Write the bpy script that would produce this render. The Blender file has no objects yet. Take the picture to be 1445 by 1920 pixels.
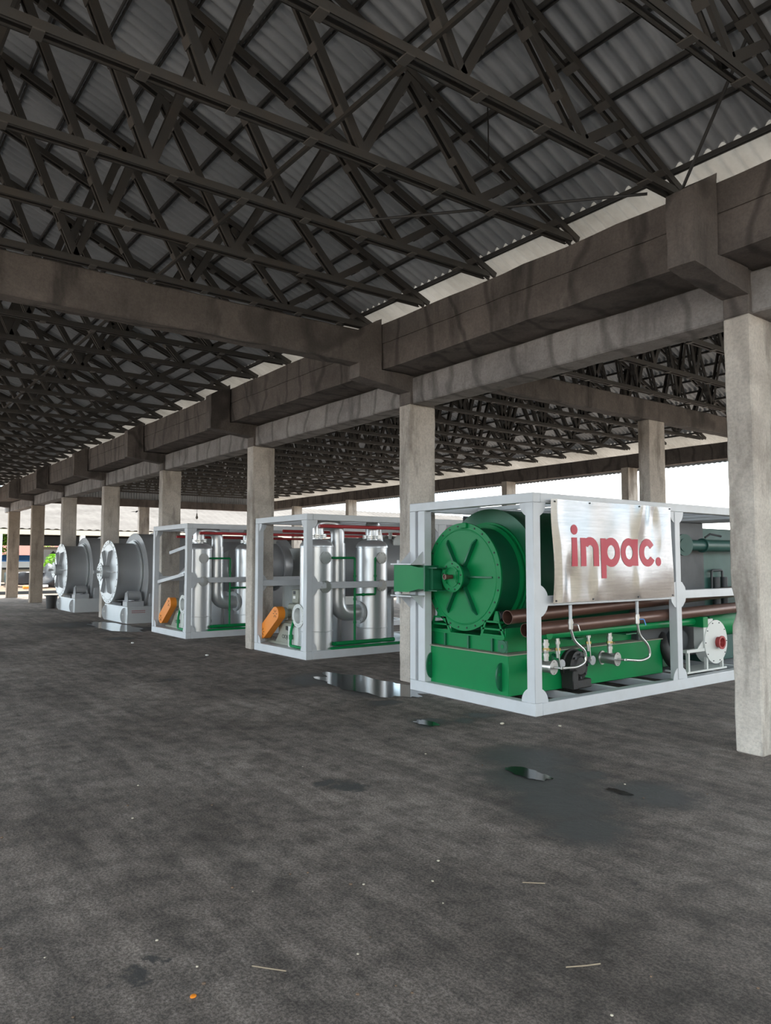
import bpy, bmesh, math, random
from mathutils import Vector, Matrix, noise
random.seed(7)
PI = math.pi
S = bpy.context.scene
COL = S.collection
# ------------------------------------------------------------------ camera
cd = bpy.data.cameras.new('camera'); cam = bpy.data.objects.new('camera', cd); COL.objects.link(cam)
S.camera = cam
_y, _p = math.radians(36.89), math.radians(3.72)
F0 = Vector((-math.cos(_y), math.sin(_y), 0)); R0 = Vector((math.sin(_y), math.cos(_y), 0)); U0 = Vector((0, 0, 1))
Fw = F0 * math.cos(_p) + U0 * math.sin(_p); Up = U0 * math.cos(_p) - F0 * math.sin(_p)
cam.matrix_world = Matrix(((R0.x, Up.x, -Fw.x, 0), (R0.y, Up.y, -Fw.y, 0), (R0.z, Up.z, -Fw.z, 1.65), (0, 0, 0, 1)))
cd.sensor_fit = 'VERTICAL'; cd.sensor_height = 24.0; cd.lens = 24.0 * 1389.7 / 1920.0
cd.clip_start = 0.05; cd.clip_end = 1500
# ------------------------------------------------------------------ world, sun, exposure
S.view_settings.view_transform = 'Standard'; S.view_settings.look = 'None'
S.view_settings.gamma = 1.0; S.view_settings.use_curve_mapping = False
S.view_settings.exposure = 2.4
w = bpy.data.worlds.new('world'); S.world = w; w.use_nodes = True
nt = w.node_tree; nt.nodes.clear()
wo = nt.nodes.new('ShaderNodeOutputWorld'); bg = nt.nodes.new('ShaderNodeBackground')
tc = nt.nodes.new('ShaderNodeTexCoord'); mp = nt.nodes.new('ShaderNodeMapping'); mp.inputs['Scale'].default_value = (1.5, 1.5, 5)
nz = nt.nodes.new('ShaderNodeTexNoise'); nz.inputs['Scale'].default_value = 2.2; nz.inputs['Detail'].default_value = 5
cr = nt.nodes.new('ShaderNodeValToRGB')
cr.color_ramp.elements[0].position = .42; cr.color_ramp.elements[0].color = (.62, .82, .95, 1)
cr.color_ramp.elements[1].position = .56; cr.color_ramp.elements[1].color = (1, .985, .97, 1)
nt.links.new(tc.outputs['Generated'], mp.inputs[0]); nt.links.new(mp.outputs[0], nz.inputs['Vector'])
nt.links.new(nz.outputs[0], cr.inputs[0]); nt.links.new(cr.outputs[0], bg.inputs[0]); nt.links.new(bg.outputs[0], wo.inputs[0])
bg.inputs[1].default_value = 1.0
sl = bpy.data.lights.new('sun', 'SUN'); sl.energy = 2.6; sl.angle = math.radians(3); sl.color = (1, .93, .84)
so = bpy.data.objects.new('sun', sl); COL.objects.link(so)
so.rotation_euler = Vector((-.42, .12, .9)).to_track_quat('Z', 'Y').to_euler()

# ------------------------------------------------------------------ materials
def mat(name):
    m = bpy.data.materials.new(name); m.use_nodes = True
    return m, m.node_tree, m.node_tree.nodes['Principled BSDF']
def N(t, k, **kw):
    n = t.nodes.new('ShaderNode' + k)
    for a, b in kw.items():
        if a in n.inputs: n.inputs[a].default_value = b
        else: setattr(n, a, b)
    return n
def ramp(t, src, stops):
    r = N(t, 'ValToRGB'); e = r.color_ramp.elements
    while len(e) < len(stops): e.new(.5)
    for q, (p, c) in zip(e, stops): q.position = p; q.color = tuple(c) + (1,)
    t.links.new(src, r.inputs[0]); return r.outputs[0]
def mixc(t, a, b, f, mode='MIX'):
    m = N(t, 'Mix', data_type='RGBA', blend_type=mode)
    for s, v in ((0, f), (6, a), (7, b)):
        if hasattr(v, 'is_linked'): t.links.new(v, m.inputs[s])
        else: m.inputs[s].default_value = v if s == 0 else tuple(v) + (1,)
    return m.outputs[2]
def gn(t, scale, detail=5, rough=.6, sc=(1, 1, 1), w=0):
    g = N(t, 'NewGeometry'); m = N(t, 'Mapping'); m.inputs['Scale'].default_value = sc; m.inputs['Location'].default_value = (w, w * .7, w * 1.3)
    n = N(t, 'TexNoise', Scale=scale, Detail=detail, Roughness=rough)
    t.links.new(g.outputs['Position'], m.inputs[0]); t.links.new(m.outputs[0], n.inputs['Vector']); return n.outputs[0]
def bump(t, b, src, strength, dist=.02):
    u = N(t, 'Bump', Strength=strength, Distance=dist); t.links.new(src, u.inputs['Height'])
    t.links.new(u.outputs[0], b.inputs['Normal'])
def paint(name, c, rough=.4, metal=0., dirt=.25, dc=(.12, .1, .08), streak=False, bs=.08, coat=0):
    m, t, b = mat(name)
    sc = (6, 6, .6) if streak else (1, 1, 1)
    n = gn(t, 3.0, 6, .65, sc)
    d = ramp(t, n, [(.45, (0, 0, 0)), (.75, (dirt,) * 3)])
    t.links.new(mixc(t, c, dc, d), b.inputs['Base Color'])
    r = N(t, 'MapRange'); r.inputs['To Min'].default_value = max(.05, rough - .1); r.inputs['To Max'].default_value = rough + .15
    t.links.new(n, r.inputs[0]); t.links.new(r.outputs[0], b.inputs['Roughness'])
    b.inputs['Metallic'].default_value = metal; b.inputs['Coat Weight'].default_value = coat
    bump(t, b, gn(t, 45, 3), bs, .004)
    return m
def concrete(name, lo, hi, dark, rough=.9, sd=0.5, wvs=.12):
    m, t, b = mat(name)
    base = ramp(t, gn(t, 1.3, 8, .7), [(.3, lo), (.7, hi)])
    fine = ramp(t, gn(t, 38, 4, .7, w=3), [(.35, (.84,) * 3), (.6, (1.05,) * 3)])
    c = mixc(t, base, fine, 1., 'MULTIPLY')
    st = ramp(t, gn(t, 2.2, 7, .6, (1.6, 1.6, .35), w=8), [(.52, (0,) * 3), (.68, (sd,) * 3)])
    c = mixc(t, c, dark, st)
    # wavy mineral water marks
    wv = N(t, 'TexWave', Scale=.55, Distortion=9., Detail=3.); g = N(t, 'NewGeometry'); t.links.new(g.outputs['Position'], wv.inputs[0])
    wm = ramp(t, wv.outputs[1], [(.0, (wvs,) * 3), (.09, (0,) * 3)])
    c = mixc(t, c, dark, wm)
    t.links.new(c, b.inputs['Base Color']); b.inputs['Roughness'].default_value = rough
    h = N(t, 'Math', operation='ADD'); t.links.new(gn(t, 55, 5, .75), h.inputs[0]); t.links.new(gn(t, 5, 5, .6, w=5), h.inputs[1])
    bump(t, b, h.outputs[0], .45, .02)
    return m
M = {}
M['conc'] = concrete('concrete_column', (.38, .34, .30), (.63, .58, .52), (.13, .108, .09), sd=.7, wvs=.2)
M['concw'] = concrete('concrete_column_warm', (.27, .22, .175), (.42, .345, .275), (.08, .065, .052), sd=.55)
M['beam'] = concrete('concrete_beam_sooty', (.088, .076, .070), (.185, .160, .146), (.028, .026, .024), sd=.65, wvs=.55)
M['beam_haze'] = concrete('concrete_beam_haze_lift', (.17, .158, .153), (.35, .328, .315), (.05, .046, .044), sd=.6, wvs=.5)  # brightening by haze put into the colour of the lower beams
M['steel'] = paint('truss_steel', (.062, .059, .055), .6, .0, .6, (.085, .068, .052), bs=.3)
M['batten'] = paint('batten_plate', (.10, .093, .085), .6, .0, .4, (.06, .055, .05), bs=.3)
M['purl'] = paint('purlin_steel', (.06, .061, .062), .5, .2, .3)
M['alum'] = paint('aluminium_painted_frame', (.57, .59, .615), .42, .1, .22, (.36, .35, .33), bs=.06)
M['silver'] = paint('silver_paint', (.66, .675, .69), .30, .7, .04, (.5, .51, .52), bs=.0)
M['silverd'] = paint('grey_silver_paint', (.44, .45, .465), .38, .35, .1, (.2, .2, .2), bs=.0)
M['palegrey'] = paint('pale_grey_paint', (.60, .62, .60), .4, .1, .15, (.35, .35, .32))
M['spaint'] = paint('silver_grey_paint', (.66, .68, .69), .42, .7, .06, (.4, .4, .4), bs=.02)
M['green'] = paint('green_enamel', (.003, .20, .058), .36, 0, .2, (.01, .10, .05), bs=.05)
M['dgreen'] = paint('deep_green_enamel', (.004, .105, .045), .38, 0, .25, (.01, .05, .035), bs=.05)
M['dusty'] = paint('dusty_green_ledge', (.24, .25, .19), .95, 0, .9, (.34, .30, .24))
M['teal'] = paint('teal_cabinet', (.022, .085, .072), .45, 0, .3, (.03, .05, .045))
M['dark'] = paint('dark_grey_plate', (.055, .06, .066), .5, .2, .3, (.03, .03, .03))
M['black'] = paint('black_grime', (.014, .013, .013), .55, 0, .4, (.04, .035, .03), bs=.5)
M['orange'] = paint('orange_guard', (.80, .25, .02), .4, 0, .12, (.5, .15, .02))
M['olive'] = paint('olive_grey_machine', (.27, .28, .235), .45, .1, .2, (.15, .15, .12))
M['red'] = paint('red_pipe', (.42, .035, .04), .4, 0, .2, (.2, .03, .03))
M['redl'] = paint('red_lettering', (.52, .03, .06), .45, 0, .12, (.4, .06, .08), bs=.02)
M['redr'] = paint('red_inlet', (.34, .035, .035), .4, 0, .3, (.15, .03, .03))
M['rust'] = paint('brown_pipe_coating', (.125, .062, .045), .33, .25, .5, (.07, .035, .028), bs=.1)
M['rusti'] = paint('rusty_bore', (.22, .085, .05), .8, 0, .5, (.12, .05, .03))
M['chrome'] = paint('galvanised_fitting', (.62, .62, .60), .28, .85, .15, (.4, .38, .34))
M['brass'] = paint('brass_fitting', (.55, .40, .16), .3, .9, .2)
M['yellow'] = paint('yellow_pipe', (.75, .42, .03), .4)
M['white'] = paint('white_paint', (.78, .78, .77), .5, 0, .12, (.5, .48, .45))
M['blue'] = paint('blue_paint', (.10, .32, .75), .5)
M['tarp'] = paint('black_tarpaulin', (.02, .02, .023), .35, 0, .3, (.06, .06, .065), bs=.6)
M['wood'] = paint('twig', (.3, .24, .17), .9)
M['leaf'] = paint('leaves', (.16, .42, .02), .6, 0, .6, (.4, .5, .02))
M['green'].node_tree.nodes['Principled BSDF'].inputs['Specular IOR Level'].default_value = .22
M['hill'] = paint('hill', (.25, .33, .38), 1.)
M['soil'] = paint('soil', (.16, .105, .07), .95, 0, .7, (.06, .05, .045), bs=.8)
M['cream'] = paint('cream_wall', (.50, .45, .36), .8, 0, .25, (.4, .36, .3))
M['water'] = paint('puddle_water', (.012, .012, .013), .04, 0, 0, bs=.0)
M['glass'] = paint('bulb_glass', (.2, .18, .16), .2)
# stainless sign sheet
m, t, b = mat('stainless_sheet'); b.inputs['Metallic'].default_value = .95
br = gn(t, 5, 6, .7, (1, .5, 12))
t.links.new(ramp(t, br, [(.3, (.35, .355, .365)), (.7, (.45, .455, .465))]), b.inputs['Base Color'])
b.inputs['Roughness'].default_value = .15; bump(t, b, gn(t, 2, 2), .10, .03); M['stain'] = m
# corrugated roofing
def roofm(name, c0, c1, metal, trans=0., ro=.36, sp=.5):
    m, t, b = mat(name)
    n = gn(t, .8, 7, .7, (1, .5, 1)); c = ramp(t, n, [(.3, c0), (.7, c1)])
    t.links.new(c, b.inputs['Base Color']); b.inputs['Metallic'].default_value = metal; b.inputs['Roughness'].default_value = ro; b.inputs['Specular IOR Level'].default_value = sp
    bump(t, b, gn(t, 30, 3), .1, .005)
    if trans:
        tr = N(t, 'BsdfTranslucent'); t.links.new(c, tr.inputs[0]); mx = N(t, 'MixShader'); mx.inputs[0].default_value = trans
        t.links.new(b.outputs[0], mx.inputs[1]); t.links.new(tr.outputs[0], mx.inputs[2])
        t.links.new(mx.outputs[0], t.nodes['Material Output'].inputs[0])
    return m
M['roof'] = roofm('corrugated_roof_grey', (.285, .31, .335), (.52, .55, .585), .25)
M['roofe'] = roofm('translucent_eave_sheet', (.28, .265, .235), (.58, .56, .52), 0, .06)
M['roofn'] = roofm('pale_fibre_cement_roof', (.085, .078, .073), (.135, .126, .118), 0, 0., 1., .05)
m, t, b = mat('clay_tiles')
g = N(t, 'NewGeometry'); wv = N(t, 'TexWave', Scale=3.2, Distortion=0.); wv.bands_direction = 'Y'; t.links.new(g.outputs['Position'], wv.inputs[0])
wz = N(t, 'TexWave', Scale=4.5, Distortion=0.); wz.bands_direction = 'Z'; t.links.new(g.outputs['Position'], wz.inputs[0])
t.links.new(mixc(t, ramp(t, wv.outputs[1], [(.2, (.13, .02, .012)), (.7, (.30, .06, .035))]), ramp(t, wz.outputs[1], [(.1, (.5,) * 3), (.3, (1,) * 3)]), 1., 'MULTIPLY'), b.inputs['Base Color'])
b.inputs['Roughness'].default_value = .8; M['tile'] = m
# outdoor ground
m, t, b = mat('sunlit_ground'); t.links.new(ramp(t, gn(t, .6, 8, .7), [(.3, (.14, .115, .095)), (.7, (.22, .185, .155))]), b.inputs['Base Color'])
b.inputs['Roughness'].default_value = 1.; b.inputs['Specular IOR Level'].default_value = .05; M['ground'] = m
# workshop floor
m, t, b = mat('oily_concrete_floor')
big = ramp(t, gn(t, .55, 10, .68), [(.38, (.185, .152, .131)), (.62, (.375, .318, .28))])
mid = ramp(t, gn(t, 5, 10, .75, w=4), [(.38, (.55,) * 3), (.58, (1.12,) * 3)])
fin = ramp(t, gn(t, 70, 6, .8, w=2), [(.44, (.32,) * 3), (.57, (1.3,) * 3)])
drag = ramp(t, gn(t, 2.0, 9, .75, (.3, 3.0, 1), w=9), [(.38, (.68,) * 3), (.6, (1.12,) * 3)])
c = mixc(t, mixc(t, mixc(t, big, mid, 1., 'MULTIPLY'), fin, .7, 'MULTIPLY'), drag, 1., 'MULTIPLY')
spk = ramp(t, gn(t, 160, 2, .5, w=6), [(.71, (0,) * 3), (.75, (.5,) * 3)])
c = mixc(t, c, (.36, .33, .29), spk)
pt = ramp(t, gn(t, 1.7, 10, .8, w=14), [(.60, (0,) * 3), (.66, (.65,) * 3)])
c = mixc(t, c, (.055, .048, .045), pt)
stains = [(-4.3, 4.72, .58), (-3.85, 4.35, .66), (-3.4, 4.05, .52), (-3.0, 3.8, .36), (-3.15, 4.7, .42), (-3.7, 4.75, .22), (-5.85, 4.95, .26), (-5.75, 5.3, .18), (-5.8, 5.65, .22),
          (-8.5, 4.4, .22), (-8.9, 5.5, .75), (-7.7, 5.6, .6), (-20.0, 5.4, 1.3), (-18.0, 5.9, 1.0), (-10.1, 3.8, .2), (-4.57, 3.12, .14), (-4.75, 3.02, .12), (-3.0, 1.05, .09), (-3.12, 1.18, .06), (-7.0, 5.2, .25), (-16.0, 5.0, .4)]
g = N(t, 'NewGeometry'); wn = N(t, 'TexNoise', Scale=3.5, Detail=6., Roughness=.7); t.links.new(g.outputs['Position'], wn.inputs['Vector'])
off = N(t, 'VectorMath', operation='SUBTRACT'); t.links.new(wn.outputs[1], off.inputs[0]); off.inputs[1].default_value = (.5, .5, .5)
osc = N(t, 'VectorMath', operation='SCALE'); t.links.new(off.outputs[0], osc.inputs[0]); osc.inputs['Scale'].default_value = .55
pw = N(t, 'VectorMath', operation='ADD'); t.links.new(g.outputs['Position'], pw.inputs[0]); t.links.new(osc.outputs[0], pw.inputs[1])
fl = N(t, 'VectorMath', operation='MULTIPLY'); t.links.new(pw.outputs[0], fl.inputs[0]); fl.inputs[1].default_value = (1, 1, 0)
acc = None
for sx, sy, sr in stains:
    d = N(t, 'VectorMath', operation='DISTANCE'); t.links.new(fl.outputs[0], d.inputs[0]); d.inputs[1].default_value = (sx, sy, 0)
    r = N(t, 'MapRange', interpolation_type='SMOOTHSTEP'); t.links.new(d.outputs['Value'], r.inputs[0])
    r.inputs[1].default_value = sr * .35; r.inputs[2].default_value = sr * 1.1; r.inputs[3].default_value = 1.; r.inputs[4].default_value = 0.
    if acc is None: acc = r.outputs[0]
    else:
        a = N(t, 'Math', operation='MAXIMUM'); t.links.new(acc, a.inputs[0]); t.links.new(r.outputs[0], a.inputs[1]); acc = a.outputs[0]
c = mixc(t, c, (.020, .018, .017), acc)
t.links.new(c, b.inputs['Base Color'])
rr = N(t, 'MapRange'); t.links.new(acc, rr.inputs[0]); rr.inputs[3].default_value = .82; rr.inputs[4].default_value = .42
t.links.new(rr.outputs[0], b.inputs['Roughness'])
h1 = N(t, 'Math', operation='MULTIPLY_ADD'); t.links.new(gn(t, 60, 8, .8, w=2), h1.inputs[0]); h1.inputs[1].default_value = .35; t.links.new(gn(t, 9, 9, .75, w=4), h1.inputs[2])
bump(t, b, h1.outputs[0], 1., .05); b.inputs['Specular IOR Level'].default_value = .35
M['floor'] = m

# ------------------------------------------------------------------ mesh helpers
def frame_of(d):
    d = Vector(d).normalized(); up = Vector((0, 0, 1)) if abs(d.z) < .95 else Vector((1, 0, 0))
    u = up.cross(d).normalized(); return u, d.cross(u), d
class MB:
    def __init__(s): s.bm = bmesh.new()
    def box(s, x0, x1, y0, y1, z0, z1, bev=0):
        vs = [s.bm.verts.new((x, y, z)) for x in (x0, x1) for y in (y0, y1) for z in (z0, z1)]
        fs = [s.bm.faces.new([vs[i] for i in q]) for q in ((0, 1, 3, 2), (4, 6, 7, 5), (0, 4, 5, 1), (2, 3, 7, 6), (0, 2, 6, 4), (1, 5, 7, 3))]
        if bev:
            es = {e for f in fs for e in f.edges}; bmesh.ops.bevel(s.bm, geom=list(es), offset=bev, segments=1, affect='EDGES')
        return s
    def bar(s, p0, p1, w, h, up=(0, 0, 1)):          # rectangular bar, w across, h along `up`
        p0, p1 = Vector(p0), Vector(p1); d = (p1 - p0).normalized(); a = Vector(up).cross(d).normalized(); c = d.cross(a)
        q = []
        for p in (p0, p1):
            for i, j in ((-1, -1), (1, -1), (1, 1), (-1, 1)): q.append(s.bm.verts.new(p + a * (w / 2 * i) + c * (h / 2 * j)))
        for f in ((0, 1, 2, 3), (7, 6, 5, 4), (0, 4, 5, 1), (1, 5, 6, 2), (2, 6, 7, 3), (3, 7, 4, 0)): s.bm.faces.new([q[i] for i in f])
        return s
    def lathe(s, o, d, prof, seg=32, arc=None):      # prof: (distance along d, radius)
        u, v, d = frame_of(d); o = Vector(o); rings = []
        for t_, r in prof:
            if r < 1e-5: rings.append([s.bm.verts.new(o + d * t_)])
            else: rings.append([s.bm.verts.new(o + d * t_ + (u * math.cos(a) + v * math.sin(a)) * r) for a in [2 * PI * i / seg for i in range(seg)]])
        for A, B in zip(rings, rings[1:]):
            for i in range(seg):
                j = (i + 1) % seg
                if len(A) == 1 and len(B) == 1: continue
                if len(A) == 1: s.bm.faces.new((A[0], B[j], B[i]))
                elif len(B) == 1: s.bm.faces.new((A[i], A[j], B[0]))
                else: s.bm.faces.new((A[i], A[j], B[j], B[i]))
        return s
    def cyl(s, p0, p1, r, seg=16, r2=None):
        p0, p1 = Vector(p0), Vector(p1); L = (p1 - p0).length
        return s.lathe(p0, p1 - p0, [(0, 0), (0, r), (L, r if r2 is None else r2), (L, 0)], seg)
    def ring(s, o, d, R, r, th, seg=32):
        return s.lathe(o, d, [(0, r), (0, R), (th, R), (th, r), (0, r)], seg)
    def bolts(s, o, d, R, n, r=.012, h=.02, seg=6, ph=0):
        u, v, d = frame_of(d); o = Vector(o)
        for i in range(n):
            a = 2 * PI * i / n + ph; p = o + (u * math.cos(a) + v * math.sin(a)) * R; s.cyl(p, p + d * h, r, seg)
        return s
    def tube(s, pts, r, seg=12, bend=None, caps=True):
        pts = [Vector(p) for p in pts]
        if bend:
            q = [pts[0]]
            for a, c, b_ in zip(pts, pts[1:], pts[2:]):
                k = min(bend, (a - c).length * .49, (b_ - c).length * .49)
                s0 = c + (a - c).normalized() * k; s1 = c + (b_ - c).normalized() * k
                for i in range(7):
                    f = i / 6; q.append(s0 * (1 - f) ** 2 + c * 2 * f * (1 - f) + s1 * f * f)
            q.append(pts[-1]); pts = q
        u = None; rings = []
        for i, p in enumerate(pts):
            d = (pts[min(i + 1, len(pts) - 1)] - pts[max(i - 1, 0)]).normalized()
            if u is None: u = frame_of(d)[0]
            u = (u - d * u.dot(d)).normalized(); v = d.cross(u)
            rings.append([s.bm.verts.new(p + (u * math.cos(a) + v * math.sin(a)) * r) for a in [2 * PI * k / seg for k in range(seg)]])
        for A, B in zip(rings, rings[1:]):
            for i in range(seg): s.bm.faces.new((A[i], A[(i + 1) % seg], B[(i + 1) % seg], B[i]))
        if caps: s.bm.faces.new(rings[0][::-1]); s.bm.faces.new(rings[-1])
        return s
    def prism(s, poly, plane, a, b):                 # poly 2D; plane 'x': (y,z) extruded x a..b; 'y': (x,z); 'z': (x,y)
        def P(q, k): return {'x': (k, q[0], q[1]), 'y': (q[0], k, q[1]), 'z': (q[0], q[1], k)}[plane]
        A = [s.bm.verts.new(P(q, a)) for q in poly]; B = [s.bm.verts.new(P(q, b)) for q in poly]
        s.bm.faces.new(A); s.bm.faces.new(B[::-1])
        for i in range(len(poly)):
            j = (i + 1) % len(poly); s.bm.faces.new((A[i], B[i], B[j], A[j]))
        return s
    def build(s, name, m, parent=None, rough=0, cuts=0, smooth=38, loc=None):
        bm = s.bm
        if cuts:
            bmesh.ops.recalc_face_normals(bm, faces=bm.faces)
            for _ in range(8):
                es = [e for e in bm.edges if e.calc_length() > cuts]
                if not es: break
                bmesh.ops.subdivide_edges(bm, edges=es, cuts=1, use_grid_fill=True)
        if rough:
            for v in bm.verts:
                v.co += noise.noise_vector(v.co * 6) * rough + noise.noise_vector(v.co * 1.3) * rough * .6
        bmesh.ops.recalc_face_normals(bm, faces=bm.faces)
        off = Vector((0, 0, 0))
        if parent is not None:
            r = parent
            while r.parent is not None: r = r.parent
            off = r.location
        elif loc is not None: off = Vector(loc)
        else:
            xs = [v.co for v in bm.verts]
            off = Vector(((min(p.x for p in xs) + max(p.x for p in xs)) / 2, (min(p.y for p in xs) + max(p.y for p in xs)) / 2, min(p.z for p in xs)))
        for v in bm.verts: v.co -= off
        me = bpy.data.meshes.new(name); bm.to_mesh(me); bm.free()
        me.materials.append(M[m] if isinstance(m, str) else m)
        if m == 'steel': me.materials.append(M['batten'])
        if smooth:
            for p in me.polygons: p.use_smooth = True
            me.set_sharp_from_angle(angle=math.radians(smooth))
        o = bpy.data.objects.new(name, me); COL.objects.link(o)
        if parent is not None: o.parent = parent
        else: o.location = off
        return o
def thing(name, loc, label, cat, group=None):
    o = bpy.data.objects.new(name, None); o.empty_display_size = .2; COL.objects.link(o); o.location = loc
    return tag(o, label, cat, group)
def tag(o, label, cat, group=None, kind=None):
    o['label'] = label; o['category'] = cat
    if group: o['group'] = group
    if kind: o['kind'] = kind
    return o
def struct(o, label=None):
    o['kind'] = 'structure'
    if label: o['label'] = label
    return o
def copy_tree(o, parent=None):
    c = o.copy(); COL.objects.link(c); c.parent = parent
    for ch in o.children: copy_tree(ch, c)
    return c

# ------------------------------------------------------------------ grid of the shed
CX = [-3.40 - 4.716 * k for k in range(8)]           # left face of each column of the main row
CW, Y0, Y1 = .24, 6.33, 6.79
XE = CX[-1]                                          # end of the shed
TX0, TDX = -3.58, 1.179
ordn = ['nearest', 'second', 'third', 'fourth', 'fifth', 'sixth', 'seventh', 'farthest']

# ------------------------------------------------------------------ large structure
f = MB(); f.box(XE - .4, 30, -9, 19.2, -.2, 0); struct(f.build('floor', 'floor', smooth=0), 'dark oil-stained concrete floor of the shed')
f = MB(); f.box(-300, 200, -250, 300, -.3, -.06); struct(f.build('ground', 'ground', smooth=0), 'sunlit bare ground outside the shed')

def corrugate(x0, x1, pts, pitch, amp, res=8, jag=0, seed=0):
    b_ = MB(); n = int(round((x1 - x0) / pitch * res)); rows = []
    for k, (y, z) in enumerate(pts):
        rows.append([b_.bm.verts.new((x0 + (x1 - x0) * i / n, y, z + amp * math.sin(2 * PI * i / res) + (noise.noise(Vector((i * .05, k, seed))) * jag))) for i in range(n + 1)])
    for A, B in zip(rows, rows[1:]):
        for i in range(n): b_.bm.faces.new((A[i], A[i + 1], B[i + 1], B[i]))
    return b_
SL = .41
def zc(L, y): return 4.95 + SL * (L - abs(y))        # truss top chord axis, y measured from the ridge
def aisle(yc, L, near_edge, far_edge, which):
    """two roof slopes of one aisle with their purlins; L = half span, edges = eave overhang"""
    for sgn, side in ((1, 'right'), (-1, 'left')):
        over = .95 if which == 'next' and sgn == 1 else .42
        zs = lambda y: zc(L, y) + .115
        yE = L - .08
        main = [(yc + sgn * y, zs(y)) for y in (0, L * .33, L * .66, yE)]
        r_ = struct(corrugate(XE - .5, 6.5, main, .13, .030).build('ceiling', 'roof', smooth=60), 'grey corrugated roof sheets, %s slope of the %s aisle' % (side, which))
        ee = L + over
        eav = [(yc + sgn * y, zs(y) + .035) for y in (yE - .12, L + .15, ee)]
        e_ = corrugate(XE - .5, 6.5, eav, .13, .024, jag=.004, seed=sgn).build('eave_sheet', 'roofe', r_, smooth=60)
        e_['label'] = 'pale light-passing strip of corrugated sheet along the eave'
        n = int(L / .43)
        for k in range(n + 1):
            y = yE - k * .43
            if y < .1: break
            p = MB()
            for dy in (-.018, .018): p.box(XE - .4, 6.4, yc + sgn * y + dy - .006, yc + sgn * y + dy + .006, zs(y) - .062, zs(y) - .02)
            p.build('purlin', 'purl', r_, smooth=0)
    return
aisle(0.0, 5.9, 0, 0, 'near')
aisle(12.9, 5.7, 0, 0, 'next')

for nm, yc, L in (('near', 0.0, 5.9), ('next', 12.9, 5.7)):
    b_ = MB(); n = int((2 * L + .2) / .13 * 6); rows = [[], []]
    for i in range(n + 1):
        y = -L - .1 + (2 * L + .2) * i / n; x = XE - .05 + .02 * math.sin(2 * PI * i / 6); zt = 4.95 + SL * max(0, L - abs(y)) + .10
        rows[0].append(b_.bm.verts.new((x, yc + y, 4.58))); rows[1].append(b_.bm.verts.new((x, yc + y, zt)))
    for i in range(n): b_.bm.faces.new((rows[0][i], rows[0][i + 1], rows[1][i + 1], rows[1][i]))
    struct(b_.build('wall_end', 'roof', smooth=60), 'corrugated gable cladding above the end beam of the %s aisle' % nm)

# ------------------------------------------------------------------ columns with corbels
def column(x, lab, k, m='conc'):
    t_ = thing('concrete_column', (x + CW / 2, (Y0 + Y1) / 2, 0), lab, 'column', 'columns under the concrete gutter')
    b_ = MB(); b_.box(x, x + CW, Y0, Y1, 0, 3.80, .012); sh = b_.build('shaft', m, t_, cuts=.12, rough=.006)
    if k == 0:                                       # spalled corner
        for v in sh.data.vertices:
            p = v.co + t_.location
            if p.x < x + .06 and p.y < Y0 + .08 and 1.12 < p.z < 1.36:
                v.co.x += .045 * (1 - abs(p.z - 1.24) / .12); v.co.y += .03 * (1 - abs(p.z - 1.24) / .12)
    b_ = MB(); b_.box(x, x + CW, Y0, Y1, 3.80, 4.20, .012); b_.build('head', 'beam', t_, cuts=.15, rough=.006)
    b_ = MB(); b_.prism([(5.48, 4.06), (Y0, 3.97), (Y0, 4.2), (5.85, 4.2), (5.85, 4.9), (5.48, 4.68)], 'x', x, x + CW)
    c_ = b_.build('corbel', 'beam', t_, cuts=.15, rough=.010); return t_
cl = ['tall concrete column nearest the camera, at the right edge of the photo, with a chipped corner',
      'concrete column just left of the green drum machine', 'concrete column between the two piped silver frames',
      'concrete column seen through the farther piped silver frame', 'concrete column rising behind the nearer grey drum',
      'concrete column rising behind the farther grey drum', 'brown weathered concrete column, second from the far left end', 'brown weathered concrete column at the far left end']
for k, x in enumerate(CX): column(x, cl[k], k, 'concw' if k >= 6 else 'conc')

# gutter troughs and column-line beams, one per bay
for k in range(-1, 8):
    xr = CX[k] + CW / 2 if k >= 0 else CX[0] + 4.716; xl = (CX[k + 1] if k < 7 else CX[k] - 1.2) + CW / 2
    if k == -1: where = 'at the right edge, above the nearest column'
    elif k == 7: where = 'at the far left end, past the farthest column'
    else: where = 'between the %s and %s columns' % (ordn[k], ordn[k + 1])
    b_ = MB()
    prof = [(5.90, 4.22), (7.22, 4.22), (7.26, 4.56), (7.25, 4.83), (7.13, 4.83), (7.13, 4.36), (5.99, 4.36), (5.99, 4.83), (5.87, 4.83), (5.87, 4.565), (5.885, 4.555), (5.88, 4.545)]
    # closed trough profile, faces built as strips
    for yy0, yy1, z0, z1 in ((5.87, 6.0, 4.565, 4.83), (5.885, 6.0, 4.55, 4.565), (7.12, 7.25, 4.36, 4.83)): b_.box(xl, xr, yy0, yy1, z0, z1)
    b_.prism([(5.895, 4.22), (7.225, 4.22), (7.25, 4.36), (7.12, 4.36), (6.0, 4.36), (6.0, 4.55), (5.875, 4.55)], 'x', xl, xr)
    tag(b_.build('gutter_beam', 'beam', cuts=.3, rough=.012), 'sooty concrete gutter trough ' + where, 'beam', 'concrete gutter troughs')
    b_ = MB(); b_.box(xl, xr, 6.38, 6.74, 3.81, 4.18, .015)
    tag(b_.build('tie_beam', 'beam_haze', cuts=.3, rough=.010), 'water-marked concrete beam under the gutter ' + where, 'beam', 'concrete beams along the column row')
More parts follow.
